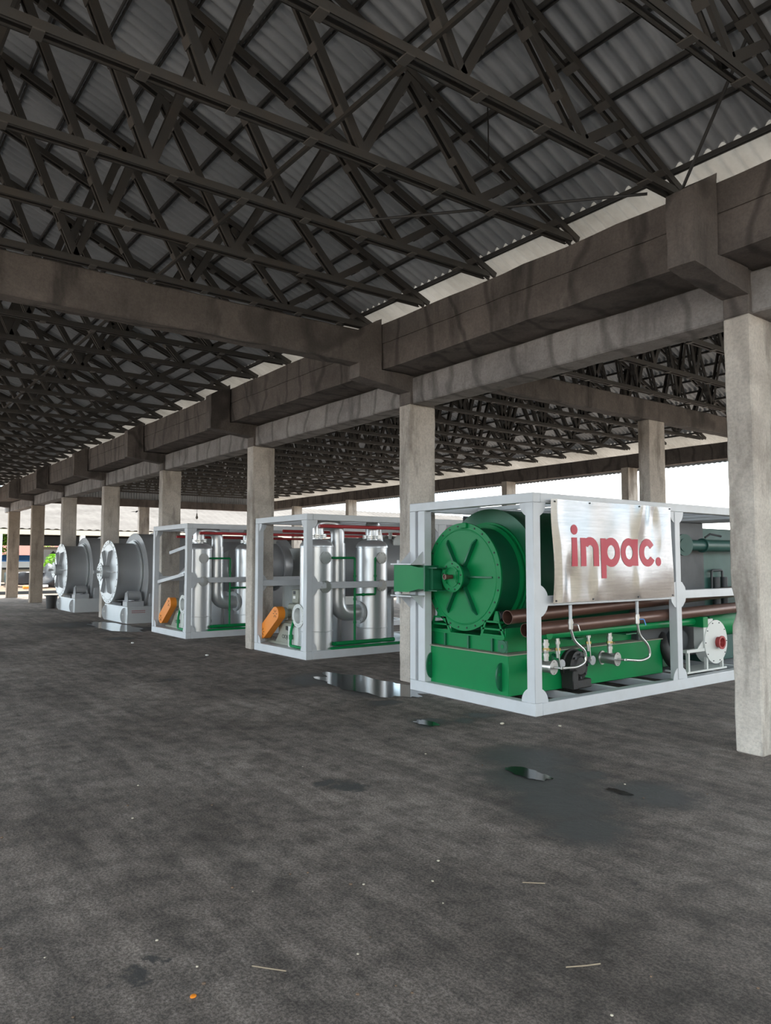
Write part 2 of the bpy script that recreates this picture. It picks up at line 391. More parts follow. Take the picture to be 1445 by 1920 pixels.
# crossbeams
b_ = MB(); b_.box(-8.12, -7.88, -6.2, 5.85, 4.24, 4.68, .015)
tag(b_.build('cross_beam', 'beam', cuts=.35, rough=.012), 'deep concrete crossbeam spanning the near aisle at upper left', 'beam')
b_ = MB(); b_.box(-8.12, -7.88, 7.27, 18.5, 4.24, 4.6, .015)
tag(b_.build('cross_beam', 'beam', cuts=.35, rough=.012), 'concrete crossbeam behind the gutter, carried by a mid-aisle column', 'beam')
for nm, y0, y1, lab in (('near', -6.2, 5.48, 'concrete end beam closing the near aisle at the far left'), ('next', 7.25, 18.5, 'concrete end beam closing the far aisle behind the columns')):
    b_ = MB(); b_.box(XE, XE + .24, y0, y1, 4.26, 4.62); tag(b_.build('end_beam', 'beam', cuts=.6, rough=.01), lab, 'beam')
def mid_col(x, y, h, lab, m='conc', w=.24, d=.5):
    b_ = MB(); b_.box(x, x + w, y, y + d, 0, h, .01); tag(b_.build('concrete_column', m, cuts=.4, rough=.006), lab, 'column', 'columns beyond the machines')
mid_col(-8.12, 11.96, 4.235, 'mid-aisle concrete column standing behind the green machine frame')
mid_col(XE, 12.1, 4.255, 'concrete column in the middle of the far end opening')
far_lab = {0: 'edge column of the open far side behind the nearest column', 1: 'edge column of the open far side right behind the mid-aisle column', 2: 'edge column of the open far side just left of the mid-aisle column, with a warm-lit edge',
           3: 'edge column of the open far side above the top left of the green machine frame', 4: 'edge column of the open far side seen beside the second column', 5: 'edge column of the open far side above the right of the nearer piped frame',
           6: 'edge column of the open far side above the left of the nearer piped frame', 7: 'corner column of the far side at the end of the shed'}
for k, x in enumerate(CX): mid_col(x, 18.05, 4.285, far_lab[k], 'conc', .24, .45)
b_ = MB(); b_.box(XE, 6.5, 18.52, 18.74, 4.29, 4.72); fb = b_.build('fascia_beam', 'beam', cuts=1.2, rough=.008)
tag(fb, 'long dark fascia beam along the open far side of the shed', 'beam')
b_ = corrugate(XE - .3, 6.5, [(18.78, 4.24), (18.80, 4.74)], .076, .0, 8)
for v in b_.bm.verts: v.co.y += .012 * math.sin(v.co.x * 2 * PI / .15); v.co.z -= (.02 * abs(math.sin(v.co.x * PI / .15)) if v.co.z < 4.4 else 0)
tag(b_.build('fascia_sheet', 'roof'), 'wavy-edged sheet cladding hanging outside the far fascia beam', 'cladding')

# ------------------------------------------------------------------ roof trusses
def member(b_, p0, p1, w_=.10, d_=.062, step=.62, first=.25):
    p0, p1 = Vector(p0), Vector(p1); dr = (p1 - p0).normalized(); L = (p1 - p0).length
    nrm = Vector((1, 0, 0)).cross(dr).normalized()
    if nrm.z < 0: nrm = -nrm
    for s_ in (-1, 1):
        o = Vector((s_ * (w_ / 2 - .004), 0, 0)); b_.bar(p0 + o, p1 + o, .008, d_, up=nrm)
        o2 = Vector((s_ * (w_ / 2 - .016), 0, 0)) - nrm * (d_ / 2 - .003); b_.bar(p0 + o2, p1 + o2, .026, .006, up=nrm)
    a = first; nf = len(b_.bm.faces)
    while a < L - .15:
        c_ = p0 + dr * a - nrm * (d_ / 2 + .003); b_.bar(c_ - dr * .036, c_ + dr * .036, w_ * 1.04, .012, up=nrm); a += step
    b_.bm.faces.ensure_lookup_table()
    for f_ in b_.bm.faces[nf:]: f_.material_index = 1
def make_truss(L):
    t_ = thing('roof_truss', (0, 0, 0), '', 'roof truss', 'steel roof trusses')
    zb = 4.905
    b_ = MB(); member(b_, (0, -L, zb), (0, L, zb), .105, .066, .65, .3); b_.build('bottom_chord', 'steel', t_, smooth=0)
    for s_ in (1, -1):
        b_ = MB(); member(b_, (0, s_ * (L + .1), zc(L, L + .1)), (0, 0, zc(L, 0)), .115, .066, .42, .35); b_.build('top_chord', 'steel', t_, smooth=0)
    nodes = [(5.10, 1), (4.62, 0), (3.80, 1), (3.32, 0), (2.50, 1), (2.02, 0), (1.2, 1), (.70, 0), (0, 1)]
    for s_ in (1, -1):
        for (ya, ta), (yb, tb) in zip(nodes, nodes[1:]):
            ya, yb = ya * L / 5.9, yb * L / 5.9
            if L < 5.6: ya, yb = ya + .0, yb
            pa = (0, s_ * ya, zc(L, ya) - .03 if ta else zb + .03); pb = (0, s_ * yb, zc(L, yb) - .03 if tb else zb + .03)
            if not ta: pa, pb = pa, pb
            b_ = MB(); member(b_, pb, pa, .095, .075, .48, .3); b_.build('web_member', 'steel', t_, smooth=0)
    return t_
P1, P2 = make_truss(5.9), make_truss(5.7)
frac = ['beside', 'quarter bay past', 'half bay past', 'three-quarter bay past']
first = [True, True]
for ai, (P, yc, nm) in enumerate(((P1, 0, 'near aisle'), (P2, 12.9, 'far aisle'))):
    for n in range(-3, 28):
        x = TX0 - TDX * n
        o = P if first[ai] else copy_tree(P); first[ai] = False
        o.location = (x, yc, 0)
        if n < 0: w_ = ['a quarter bay', 'half a bay', 'three quarters of a bay'][-n - 1] + ' before the nearest column'
        else:
            c_ = min(n // 4, 7); w_ = frac[n % 4] + ' the %s column' % ordn[c_]
        o['label'] = 'dark steel truss of the %s, %s' % (nm, w_); o['group'] = 'steel trusses of the ' + nm
# longitudinal ties running under the roof
for (y, z, nm, lab) in ((3.14, 5.17, 'tie_bar', 'long thin steel tie running through the near-aisle trusses on the right'), (-3.14, 5.17, 'tie_bar', 'long thin steel tie running through the near-aisle trusses on the left'),
                   (9.7, 5.16, 'tie_bar', 'long thin steel tie through the far-aisle trusses, gutter side'), (15.4, 5.16, 'tie_bar', 'long thin steel tie through the far-aisle trusses, outer side')):
    b_ = MB(); b_.box(XE + .4, 3, y - .016, y + .016, z - .018, z + .018); tag(b_.build(nm, 'steel', smooth=0), lab, 'tie bar')
b_ = MB(); b_.cyl((-3.33, 5.6, 4.74), (-2.45, 5.0, 5.30), .014, 8); tag(b_.build('brace_rod', 'purl'), 'thin slanting brace rod rising from the corbel of the nearest column to the roof', 'brace rod')
b_ = MB(); b_.cyl((-3.75, 5.75, 4.93), (-6.0, 4.0, 5.02), .014, 8); tag(b_.build('brace_rod', 'purl'), 'thin brace rod stretched between the first trusses near the gutter', 'brace rod')
b_ = MB(); b_.tube([(-4.3, 4.3, 5.64), (-4.3, 4.31, 5.3), (-4.29, 4.3, 4.95)], .006, 6); tag(b_.build('dangling_wire', 'black'), 'short dark cord hanging from a purlin between trusses', 'cord')

# ------------------------------------------------------------------ containers frames
def halfdisc(b_, axis, fixed, a, z, R, side, th=.012, up=None):
    """gusset: half disc of radius R; side: unit (da,dz) pointing into the bulge"""
    n = 14; base = math.atan2(side[1], side[0])
    poly = [(a + R * math.cos(base - PI / 2 + PI * i / n), z + R * math.sin(base - PI / 2 + PI * i / n)) for i in range(n + 1)]
    b_.prism(poly, axis, fixed, fixed + th)
def equipment_frame(x0, x1, y0, y1, H, lab, posts, midz, left_double=False, mid_right=True, mid_left=None):
    t_ = thing('equipment_frame', ((x0 + x1) / 2, (y0 + y1) / 2, 0), lab, 'steel frame', 'open silver equipment frames')
    bw, bh, th, pw = .12, .135, .105, .115
    def rail(name, *a):
        q = MB(); q.box(*a, .006); return q.build(name, 'alum', t_)
    rail('base_rail', x0, x1, y0, y0 + bw, 0, bh); rail('base_rail', x0, x1, y1 - bw, y1, 0, bh)
    rail('base_rail', x1 - bw, x1, y0 + bw, y1 - bw, 0, bh); rail('base_rail', x0, x0 + bw, y0 + bw, y1 - bw, 0, bh)
    rail('top_rail', x0, x1, y0, y0 + bw, H - th, H); rail('top_rail', x0, x1, y1 - bw, y1, H - th, H)
    rail('top_rail', x1 - bw, x1, y0 + bw, y1 - bw, H - th, H); rail('top_rail', x0, x0 + bw, y0 + bw, y1 - bw, H - th, H)
    y = y0 + .9
    while y < y1 - .5:
        rail('floor_joist', x0 + bw, x1 - bw, y, y + .05, .02, bh - .02); rail('roof_joist', x0 + bw, x1 - bw, y + .2, y + .24, H - .07, H - .01); y += .75
    for yy in [y0] + posts + [y1 - pw]:
        rail('post', x1 - pw, x1, yy, yy + pw, bh, H - th); rail('post', x0, x0 + pw, yy, yy + pw, bh, H - th)
    if left_double:
        rail('post', x0 + .165, x0 + .30, y0, y0 + pw, bh, H - th)
        rail('post_web', x0 + pw, x0 + .165, y0 + .05, y0 + .06, bh, H - th)
    allp = [y0] + posts + [y1 - pw]
    def sector(axis, fixed, a, z, R, d0, d1):
        q = MB(); n = 12; full = abs(d1 - d0) >= 360
        poly = ([] if full or d1 - d0 == 180 else [(a, z)]) + [(a + R * math.cos(math.radians(d0 + (d1 - d0) * i / n)), z + R * math.sin(math.radians(d0 + (d1 - d0) * i / n))) for i in range(n if full else n + 1)]
        q.prism(poly, axis, fixed, fixed + .012); q.build('gusset_plate', 'alum', t_)
    for xs_ in (x1 - .02, x0 + .03):
        for i, yy in enumerate(allp):
            c_ = yy + pw / 2; lo, hi = (0 if i == 0 else 90), (90 if i == len(allp) - 1 else 0)
            a0, a1 = (0, 90) if i == 0 else ((90, 180) if i == len(allp) - 1 else (0, 180))
            sector('x', xs_, c_, bh, .155, a0, a1); sector('x', xs_, c_, H - th, .155, -a1, -a0)
            m0_, m1_ = (-90, 90) if i == 0 else ((90, 270) if i == len(allp) - 1 else (0, 360))
            sector('x', xs_, c_, midz, .18, m0_, m1_)
    for xc_, a0, a1 in ((x1 - pw / 2, 90, 180),) + (() if left_double else ((x0 + pw / 2, 0, 90),)):
        sector('y', y0 + .02, xc_, bh, .155, a0, a1); sector('y', y0 + .02, xc_, H - th, .155, -a1, -a0)
    for a, b2 in zip(allp, allp[1:]):
        rail('mid_rail', x1 - .10, x1 - .01, a + pw, b2, midz - .055, midz + .055)
        rail('mid_rail', x0 + .01, x0 + .10, a + pw, b2, midz - .055, midz + .055)
    return t_
AX0, AX1, AY = -7.5, -5.39, 6.02
fA = equipment_frame(AX0, AX1, AY, AY + 6.0, 2.38, 'nearest open silver frame, around the green drum machine', [8.70, 11.2], 1.21, True)
# hinge brackets on the left corner post of frame A
for z, lab in ((1.60, 1), (1.20, -1)):
    q = MB(); q.box(-7.62, -7.2, 5.80, 6.02, z - .008, z + .008)
    for xx in (-7.49, -7.24): q.prism([(6.02, z), (5.84, z), (6.02, z + .16 * lab)] if lab > 0 else [(6.02, z), (6.02, z - .16), (5.84, z)], 'x', xx - .005, xx + .005)
    q.cyl((-7.53, 5.86, z - .05), (-7.53, 5.86, z + .05), .02, 10)
    q.build('hinge_bracket', 'alum', fA)

# ------------------------------------------------------------------ drum machines
def rib_bar(b_, cx, cz, ang, r0, r1, yA, yB, th=.02):
    """radial stiffener on a front cover: tall at the hub, low at the rim"""
    dx, dz = math.cos(ang), math.sin(ang); px, pz = -dz * th / 2, dx * th / 2
    pr = [(r0, yB), (r0, yA), (r1 - .06, yA), (r1, yB - .012), (r1, yB)]
    A = [b_.bm.verts.new((cx + dx * r + px, y, cz + dz * r + pz)) for r, y in pr]; B = [b_.bm.verts.new((cx + dx * r - px, y, cz + dz * r - pz)) for r, y in pr]
    b_.bm.faces.new(A); b_.bm.faces.new(B[::-1])
    for i in range(5): b_.bm.faces.new((A[i], B[i], B[(i + 1) % 5], A[(i + 1) % 5]))
def drum_machine(name, lab, cx, cz, yf, k, base, mats, hubout=.17, body_len=.37, bigR=.845, drum_to=9.0, extra_green=False, dz=0.):
    """k scales the cover; base=(x0,x1,y0,y1,z0,z1)"""
    m0, m1, mb = mats
    t_ = thing(name, ((base[0] + base[1]) / 2, base[2] + 1, 0), lab, 'drum machine')
    R = .655 * k
    q = MB(); q.lathe((cx, yf, cz), (0, 1, 0), [(0, 0), (0, R), (.022, R), (.022, R * .9)], 72)
    cov = q.build('front_cover', m0, t_)
    q = MB()
    q.lathe((cx, yf - .006, cz), (0, 1, 0), [(.006, R * .895), (0, R * .885), (.0, R * .875), (.006, R * .865)], 72); q.build('weld_ring', m0, cov)
    q = MB(); q.bolts((cx, yf - .006, cz), (0, 1, 0), R * .945, 26, .011 * k, .012, 8); q.build('bolt_circle', 'black', cov)
    q = MB(); q.box(cx + .0, cx + .1 * k, yf - .03, yf, cz + R * .90, cz + R * 1.0, .006); q.build('top_lug', m0, cov)
    for i in range(6):
        q = MB(); rib_bar(q, cx, cz, PI / 3 * i, .15 * k, R * .79, yf - .058 * k ** 2, yf); q.build('rib', m1, cov)
    q = MB(); q.lathe((cx, yf - hubout + .02, cz), (0, 1, 0), [(0, .14 * k), (hubout - .02, .14 * k)], 40); hb = q.build('hub', m1, t_)
    q = MB(); q.lathe((cx, yf - hubout, cz), (0, 1, 0), [(0, 0), (0, .187 * k), (.022, .187 * k), (.022, .13 * k)], 48); q.build('hub_plate', m0, hb)
    q = MB(); q.bolts((cx, yf - hubout - .006, cz), (0, 1, 0), .158 * k, 9, .010 * k, .012, 8, .2); q.build('hub_bolts', 'black', hb)
    q = MB()
    q.ring((cx, yf - hubout - .008, cz), (0, 1, 0), .125 * k, .112 * k, .008, 40)
    for sx in (-1, 1): q.box(cx + sx * .10 * k - .007, cx + sx * .10 * k + .007, yf - hubout - .035, yf - hubout - .025, cz - .07 * k, cz + .07 * k); q.box(cx + sx * .10 * k - .02, cx + sx * .10 * k + .02, yf - hubout - .03, yf - hubout, cz + .062 * k, cz + .08 * k); q.box(cx + sx * .10 * k - .02, cx + sx * .10 * k + .02, yf - hubout - .03, yf - hubout, cz - .08 * k, cz - .062 * k)
    q.build('hub_handle', m0, hb)
    q = MB(); q.lathe((cx, yf - hubout - .12 * k, cz), (0, 1, 0), [(.012, 0), (.012, .022 * k), (0, .024 * k), (0, .033 * k), (.045, .033 * k), (.045, .026 * k), (.12 * k, .026 * k)], 20); q.build('pipe_stub', 'rust' if extra_green else m1, hb)
    # drum shell, mid ring, large end ring and the large drum behind
    q = MB(); q.lathe((cx, yf + .022, cz), (0, 1, 0), [(0, R * .915), (body_len * .5, R * .915), (body_len - .02, R * .915)], 72); q.build('drum_shell', m1, t_)
    q = MB(); q.lathe((cx, yf + body_len, cz), (0, 1, 0), [(0, R * .9), (0, R * .995), (.03, R * .995), (.03, R * .93), (.055, R * .93), (.055, R * 1.03), (.08, R * 1.03), (.1, R * .9)], 72); q.build('ring_flange', m0, t_)
    yb = yf + body_len + .08
    q = MB(); q.lathe((cx, yb, cz + dz), (0, 1, 0), [(0, R * .5), (0, bigR), (.03, bigR), (.03, bigR * .985), (drum_to - yb, bigR * .985), (drum_to - yb, 0)], 80); q.build('furnace_drum', m0 if not extra_green else 'dgreen', t_)
    x0, x1, y0, y1, z0, z1 = base
    q = MB(); q.box(x0, x1, y0, y1, z0, z1, .006); bt = q.build('base_tank', m0 if extra_green else mb, t_)
    for xx in (x0 + (.19 if extra_green else .13), x1 - (.11 if extra_green else .22)):
        q = MB(); n = 12; zc_ = (z0 + z1) / 2 - .02
        poly = [(y0, zc_ - .16 * k)] + [(y0 - .085 * k * math.sin(PI * i / n), zc_ - .16 * k * math.cos(PI * i / n)) for i in range(1, n)] + [(y0, zc_ + .16 * k)]
        q.prism(poly, 'x', xx - .01, xx + .01); lg = q.build('lifting_lug', m1, bt)
        q = MB(); q.cyl((xx + .010, y0 - .042 * k, zc_ + .03), (xx + .013, y0 - .042 * k, zc_ + .03), .018 * k, 16); q.build('lug_hole', 'green' if extra_green else 'palegrey', lg)
    return t_, bt
base = (-7.38, -5.87, 6.12, 9.1, .13, .58)
dmA, btA = drum_machine('drum_machine', 'green rotary drum machine with round six-ribbed cover inside the nearest frame', -6.70, 1.45, 6.20, 1.0, base, ('green', 'dgreen', 'green'), extra_green=True, drum_to=8.6)
q = MB(); q.box(-7.40, -5.855, 6.10, 9.12, .58, .592); q.build('dusty_ledge', 'dusty', btA)
# pedestal with ribs
q = MB(); q.box(-7.28, -6.02, 6.22, 8.8, .592, .76, .004); q.box(-7.30, -6.0, 6.19, 8.82, .745, .762)
ped = q.build('pedestal', 'green', dmA)
for xx in (-7.26, -7.02, -6.6, -6.2):
    q = MB(); q.box(xx - .012, xx + .012, 6.19, 6.22, .592, .745); q.build('pedestal_rib', 'dgreen', ped)
for xx, s_ in ((-7.36, -1), (-6.03, 1)):
    q = MB(); q.lathe((xx, 6.19, .665), (0, 1, 0), [(0, 0), (0, .072), (.02, .072), (.02, 0)], 20); q.box(xx - (.0 if s_ < 0 else .07), xx + (.09 if s_ < 0 else .07), 6.194, 6.21, .60, .73)
    l_ = q.build('lifting_eye', 'dgreen', ped)
    q = MB(); q.cyl((xx, 6.187, .665), (xx, 6.19, .665), .024, 14); q.build('eye_hole', 'green', l_)
# trunnion roller stands
for xx in (-7.12, -6.2):
    q = MB()
    w0, w1 = .20, .12
    q.prism([(xx - w0, .762), (xx - w1, .93), (xx - w1 + .02, .93), (xx - w0 + .05, .79), (xx + w0 - .05, .79), (xx + w1 - .02, .93), (xx + w1, .93), (xx + w0, .762)], 'y', 6.20, 6.215)
    q.box(xx - w1, xx + w1, 6.20, 6.50, .925, .945); q.box(xx - w0 + .02, xx + w0 - .02, 6.20, 6.215, .84, .86); q.box(xx - w0, xx - w0 + .012, 6.215, 6.5, .762, .87); q.box(xx + w0 - .012, xx + w0, 6.215, 6.5, .762, .87)
    st = q.build('roller_stand', 'green', dmA)
    q = MB(); sx = xx + (.04 if xx > -6.7 else -.04); q.cyl((sx, 6.26, 1.0), (sx, 6.46, 1.0), .055, 24); q.build('roller', 'dark', st)
    q = MB(); q.prism([(sx - .05, .945), (sx - .02, 1.06), (sx + .02, 1.06), (sx + .05, .945)], 'y', 6.23, 6.25); q.build('roller_bearing', 'green', st)
# side duct to the hinge brackets
q = MB()
q.prism([(-7.60, 1.59), (-7.60, 1.25), (-7.32, 1.25), (-7.10, 1.295), (-6.98, 1.295), (-6.98, 1.56), (-7.10, 1.56), (-7.30, 1.59)], 'y', 5.84, 6.02)
du = q.build('side_duct', 'green', dmA)
q = MB(); q.box(-6.985, -6.955, 5.82, 6.04, 1.27, 1.585, .004); q.box(-6.95, -6.90, 5.9, 6.05, 1.29, 1.56); q.box(-7.0, -6.78, 5.86, 6.02, 1.55, 1.562); q.box(-7.0, -6.78, 5.86, 6.02, 1.275, 1.287)
q.build('duct_flange', 'dgreen', du)
q = MB(); q.cyl((-7.53, 5.86, 1.10), (-7.53, 5.86, 1.25), .028, 12); q.cyl((-7.53, 5.86, 1.215), (-7.53, 5.86, 1.245), .05, 12); q.build('hinge_pin', 'alum', du)
# grey furnace casing behind the green drum
q = MB(); q.box(-7.3, -5.92, 8.62, 10.3, .30, 2.2, .02)
tag(q.build('furnace_casing', 'dark'), 'dark grey boxy casing behind the green drum, inside the nearest frame', 'furnace')
q = MB(); q.box(-7.33, -7.31, 6.8, 8.4, .8, 2.24)
tag(q.build('side_panel', 'dark'), 'dark grey sheet panel standing left of the green drum', 'panel')

# grey drum machines further along the row
def grey_drum(dx, lab, nm):
    b0 = (-21.46 + dx, -19.5 + dx, 6.26, 9.6, .0, .44)
    t_, bt = drum_machine('drum_machine', lab, -20.62 + dx, 1.335, 6.08, 1.30, b0, ('spaint', 'silverd', 'spaint'), hubout=.22, body_len=.62, bigR=1.17, drum_to=11.3, dz=-.11)
    for o in t_.children:
        if o.name.startswith('furnace_drum'): o.data.materials.clear(); o.data.materials.append(M['silverd'])
    q = MB(); q.box(-21.4 + dx, -19.56 + dx, 6.85, 9.6, .44, .98, .01); q.build('upper_base', 'silverd', t_)
    q = MB(); q.box(-20.95 + dx, -20.15 + dx, 6.3, 6.8, .44, .52); q.build('under_tray', 'dark', t_)
    q = MB(); q.box(-19.95 + dx, -19.58 + dx, 6.28, 6.72, .44, .57, .006); s_ = q.build('roller_stand', 'silverd', t_)
    q = MB(); q.cyl((-19.78 + dx, 6.34, .72), (-19.78 + dx, 6.66, .72), .12, 24); q.build('roller', 'silverd', s_)
    q = MB()
    for yy in (6.31, 6.66): q.prism([(-19.93 + dx, .57), (-19.86 + dx, .80), (-19.70 + dx, .80), (-19.62 + dx, .57)], 'y', yy, yy + .02)
    q.build('roller_bearing', 'silverd', s_)
    q = MB(); q.ring((-20.62 + dx, 7.3, 1.225), (0, 1, 0), 1.20, 1.15, .05, 72); q.build('drum_band', 'silverd', t_)
    q = MB(); q.box(-19.6 + dx, -19.52 + dx, 6.86, 9.5, 1.32, 1.37); q.box(-19.63 + dx, -19.5 + dx, 6.9, 7.0, 1.42, 1.5); q.build('side_rail', 'silverd', t_)
    return t_
grey_drum(0, 'nearer of the two grey rotary drum machines on the left, beside the long puddle', 'near')
grey_drum(-5.12, 'farther of the two grey rotary drum machines on the left', 'far')
q = MB()
for i in range(2):
    for j in range(9): q.box(-19.494, -19.491, 6.38 + j * .04, 6.405 + j * .04, .275 + i * .045, .293 + i * .045)
tag(q.build('painted_marking', 'redr', smooth=0), 'two short lines of small red marking on the side of the nearer grey base', 'marking')

# ------------------------------------------------------------------ things around the green machine
# brown pipes
def pipe(p0, p1, r, lab, m='rust', mi='rusti', name='steel_pipe', grp=None):
    p0, p1 = Vector(p0), Vector(p1); L = (p1 - p0).length
    q = MB(); q.lathe(p0, p1 - p0, [(.4, r * .93), (0, r * .93), (0, r), (L, r), (L, r * .93)], 28)
    o = q.build(name, m); return tag(o, lab, 'pipe', grp)
pipe((-5.78, 6.02, 1.02), (-5.70, 11.6, 1.22), .078, 'upper of the two long brown pipes lying beside the green drum', grp='long brown pipes')
pipe((-5.62, 6.13, .885), (-5.56, 11.6, .99), .074, 'lower of the two long brown pipes lying beside the green drum', grp='long brown pipes')
# green burner manifold
t_ = thing('burner_manifold', (-5.6, 8, 0), 'long green burner pipe with a rounded end running below the brown pipes', 'pipe')
q = MB(); q.lathe((-5.66, 6.48, .815), (0, 1, 0), [(-.03, 0), (-.025, .03), (0, .058), (0, .058), (3.1, .052), (3.1, 0)], 24); q.build('main_pipe', 'green', t_)
q = MB(); q.lathe((-5.60, 6.48, .815), (1, 0, 0), [(-.06, .052), (.02, .052), (.02, 0)], 24); q.build('pipe_cap', 'green', t_)
for yy in (6.95, 8.0):
    q = MB(); q.box(-5.86, -5.66, yy, yy + .22, .72, .735); q.build('support_bracket', 'dgreen', t_)
def burner(y, zb, lab, k=1.0):
    t_ = thing('gas_burner', (-5.55, y, 0), lab, 'burner', 'gas burners on the tank side')
    q = MB(); q.lathe((-5.78, y, .455), (1, .12, 0), [(0, 0), (0, .085), (.015, .085), (.015, .068), (.20, .068), (.20, .082), (.22, .082), (.22, 0)], 28); bd = q.build('burner_body', 'chrome', t_)
    q = MB(); q.cyl((-5.56, y + .03, .455), (-5.47, y + .04, .455), .014, 10); q.bolts((-5.562, y + .026, .455), (1, .12, 0), .062, 4, .007, .012); q.build('nozzle', 'chrome', bd)
    q = MB(); q.lathe((-5.66, y + .005, .52), (0, 0, 1), [(0, .03), (.05, .03), (.05, .037), (.08, .037), (.08, .028), (.11, .03), (.11, .036), (.13, .036), (.13, .03), (.17, .03), (.17, .038), (.2, .038), (.2, .028), (.26, .028)], 16)
    q.build('valve_stack', 'chrome', t_)
    q = MB(); q.cyl((-5.66, y + .005, .635), (-5.66, y + .005, .665), .0395, 6); q.box(-5.66, -5.59, y - .006, y + .016, .645, .652); q.build('brass_valve', 'brass', t_)
    return t_
burner(6.50, 0, 'silver gas burner beside the front right post of the nearest frame')
burner(7.66, 0, 'silver gas burner further back, right of the grimy black motor')
def small_stack(x, y, z0, lab):
    t_ = thing('gas_valve', (x, y, 0), lab, 'valve', 'small gas valves on the tank side')
    q = MB(); q.lathe((x, y, z0), (0, 0, 1), [(0, 0), (0, .022), (.05, .022), (.05, .03), (.09, .03), (.09, .02), (.16, .022), (.16, .031), (.19, .031), (.19, .022), (.26, .022), (.26, 0)], 14); q.build('pipe_nipple', 'chrome', t_)
    q = MB(); q.cyl((x, y, z0 + .085), (x, y, z0 + .115), .034, 6); q.build('brass_nut', 'brass', t_)
    q = MB(); q.tube([(x + .03, y - .05, z0 + .24), (x + .06, y - .05, z0 + .05), (x + .06, y - .03, z0 - .12)], .007, 8); q.build('thin_hose', 'chrome', t_)
    q = MB(); q.lathe((x - .10, y + .03, .45), (1, 0, 0), [(0, 0), (0, .04), (.12, .04), (.12, .055), (.14, .055), (.14, 0)], 18); q.build('pilot_body', 'silverd', t_)
    q = MB(); q.tube([(x - .1, y + .03, .46), (x - .1, y + .03, .56), (x, y, z0)], .016, 8, .03); q.build('pilot_pipe', 'dgreen', t_)
small_stack(-5.74, 6.80, .52, 'small brass-nutted gas valve between the front burner and the black motor')
small_stack(-5.74, 7.36, .56, 'small brass-nutted gas valve left of the rear burner')
# braided hoses hanging from the mid rail
def hose(y, pts, lab):
    t_ = thing('gas_hose', (-5.45, y, 0), lab, 'hose', 'braided gas hoses')
    q = MB(); q.cyl((-5.44, y, 1.15), (-5.44, y, .96), .019, 12); q.build('drop_pipe', 'alum', t_)
    q = MB(); q.cyl((-5.44, y, .99), (-5.44, y, .88), .028, 8); q.cyl((-5.44, y, .965), (-5.44, y, .945), .033, 8); vb = q.build('ball_valve', 'chrome', t_)
    q = MB(); q.tube([(-5.42, y, .93), (-5.38, y + .05, .935), (-5.37, y + .07, .86)], .007, 6, .02); q.build('valve_lever', 'blue' if y > 7 else 'chrome', vb)
    q = MB(); q.tube(pts, .016, 12, .09); q.build('braided_tube', 'chrome', t_)
hose(6.67, [(-5.44, 6.67, .88), (-5.44, 6.72, .75), (-5.44, 6.92, .62), (-5.44, 6.93, .50), (-5.46, 6.80, .445), (-5.47, 6.56, .455)], 'braided gas hose curving down to the front burner')
hose(7.92, [(-5.44, 7.92, .88), (-5.44, 7.95, .74), (-5.44, 8.14, .60), (-5.44, 8.18, .46), (-5.46, 8.02, .42), (-5.47, 7.72, .455)], 'braided gas hose curving down to the rear burner')
# grimy black motor
t_ = thing('drive_motor', (-5.68, 7.05, .13), 'grimy black oily motor bolted on the side of the green base tank', 'motor')
q = MB(); q.lathe((-5.87, 7.17, .40), (1, 0, 0), [(0, .19), (.05, .195), (.06, .175), (.14, .17), (.15, .12), (.17, .10), (.17, 0)], 30); q.build('motor_body', 'black', t_, rough=.012)
q = MB(); q.box(-5.86, -5.68, 7.0, 7.1, .14, .36, .01); q.box(-5.86, -5.7, 7.1, 7.36, .14, .24, .01); q.build('motor_foot', 'black', t_, rough=.006)
q = MB(); q.bolts((-5.72, 7.17, .40), (1, 0, 0), .135, 8, .014, .02); q.build('motor_bolts', 'dark', t_)
# centrifugal blower
t_ = thing('centrifugal_blower', (-5.62, 9.9, 0), 'grey centrifugal blower with a red round inlet at the right of the nearest frame', 'blower')
n = 40; poly = []
for i in range(n): a = 2 * PI * i / n; r = .30 ; poly.append((9.92 + r * math.cos(a) * .98, .52 + r * math.sin(a)))
q = MB(); q.prism(poly, 'x', -5.72, -5.56); q.box(-5.715, -5.568, 9.62, 9.86, .52, .84); q.build('scroll_housing', 'palegrey', t_)
q = MB(); q.bolts((-5.56, 9.92, .52), (1, 0, 0), .27, 10, .008, .008); q.build('cover_bolts', 'dark', t_)
q = MB(); q.lathe((-5.56, 9.97, .51), (1, 0, 0), [(0, .075), (.05, .075), (.05, .092), (.065, .092), (.065, .065), (0.0, .06), (-.02, 0)], 28); q.build('inlet_ring', 'redr', t_)
q = MB(); q.box(-5.76, -5.5, 9.50, 9.62, .74, .88, .004); q.build('outlet_flange', 'green', t_)
q = MB()
for yy in (9.25, 9.70, 10.1): q.box(-5.62, -5.58, yy, yy + .035, .135, .42)
q.box(-5.63, -5.57, 9.2, 9.75, .41, .45); q.box(-5.9, -5.57, 9.2, 10.2, .135, .16); q.prism([(9.45, .42), (9.68, .42), (9.68, .6)], 'x', -5.60, -5.585)
q.build('blower_stand', 'palegrey', t_)
q = MB(); q.cyl((-6.1, 9.4, .56), (-5.75, 9.4, .56), .13, 24); q.build('blower_motor', 'dark', t_)
q = MB(); q.lathe((-5.95, 10.25, .70), (0, 1, 0), [(0, 0), (0, .17), (1.2, .17), (1.2, 0)], 28); q.build('green_drum', 'green', t_)
# black hose loop behind the middle post
q = MB(); q.tube([(-5.95, 9.2, .62), (-5.85, 9.1, .5), (-5.8, 9.18, .25), (-5.8, 9.5, .17)], .07, 14, .15)
tag(q.build('rubber_duct', 'black'), 'thick black rubber duct curving down behind the middle post of the nearest frame', 'duct')
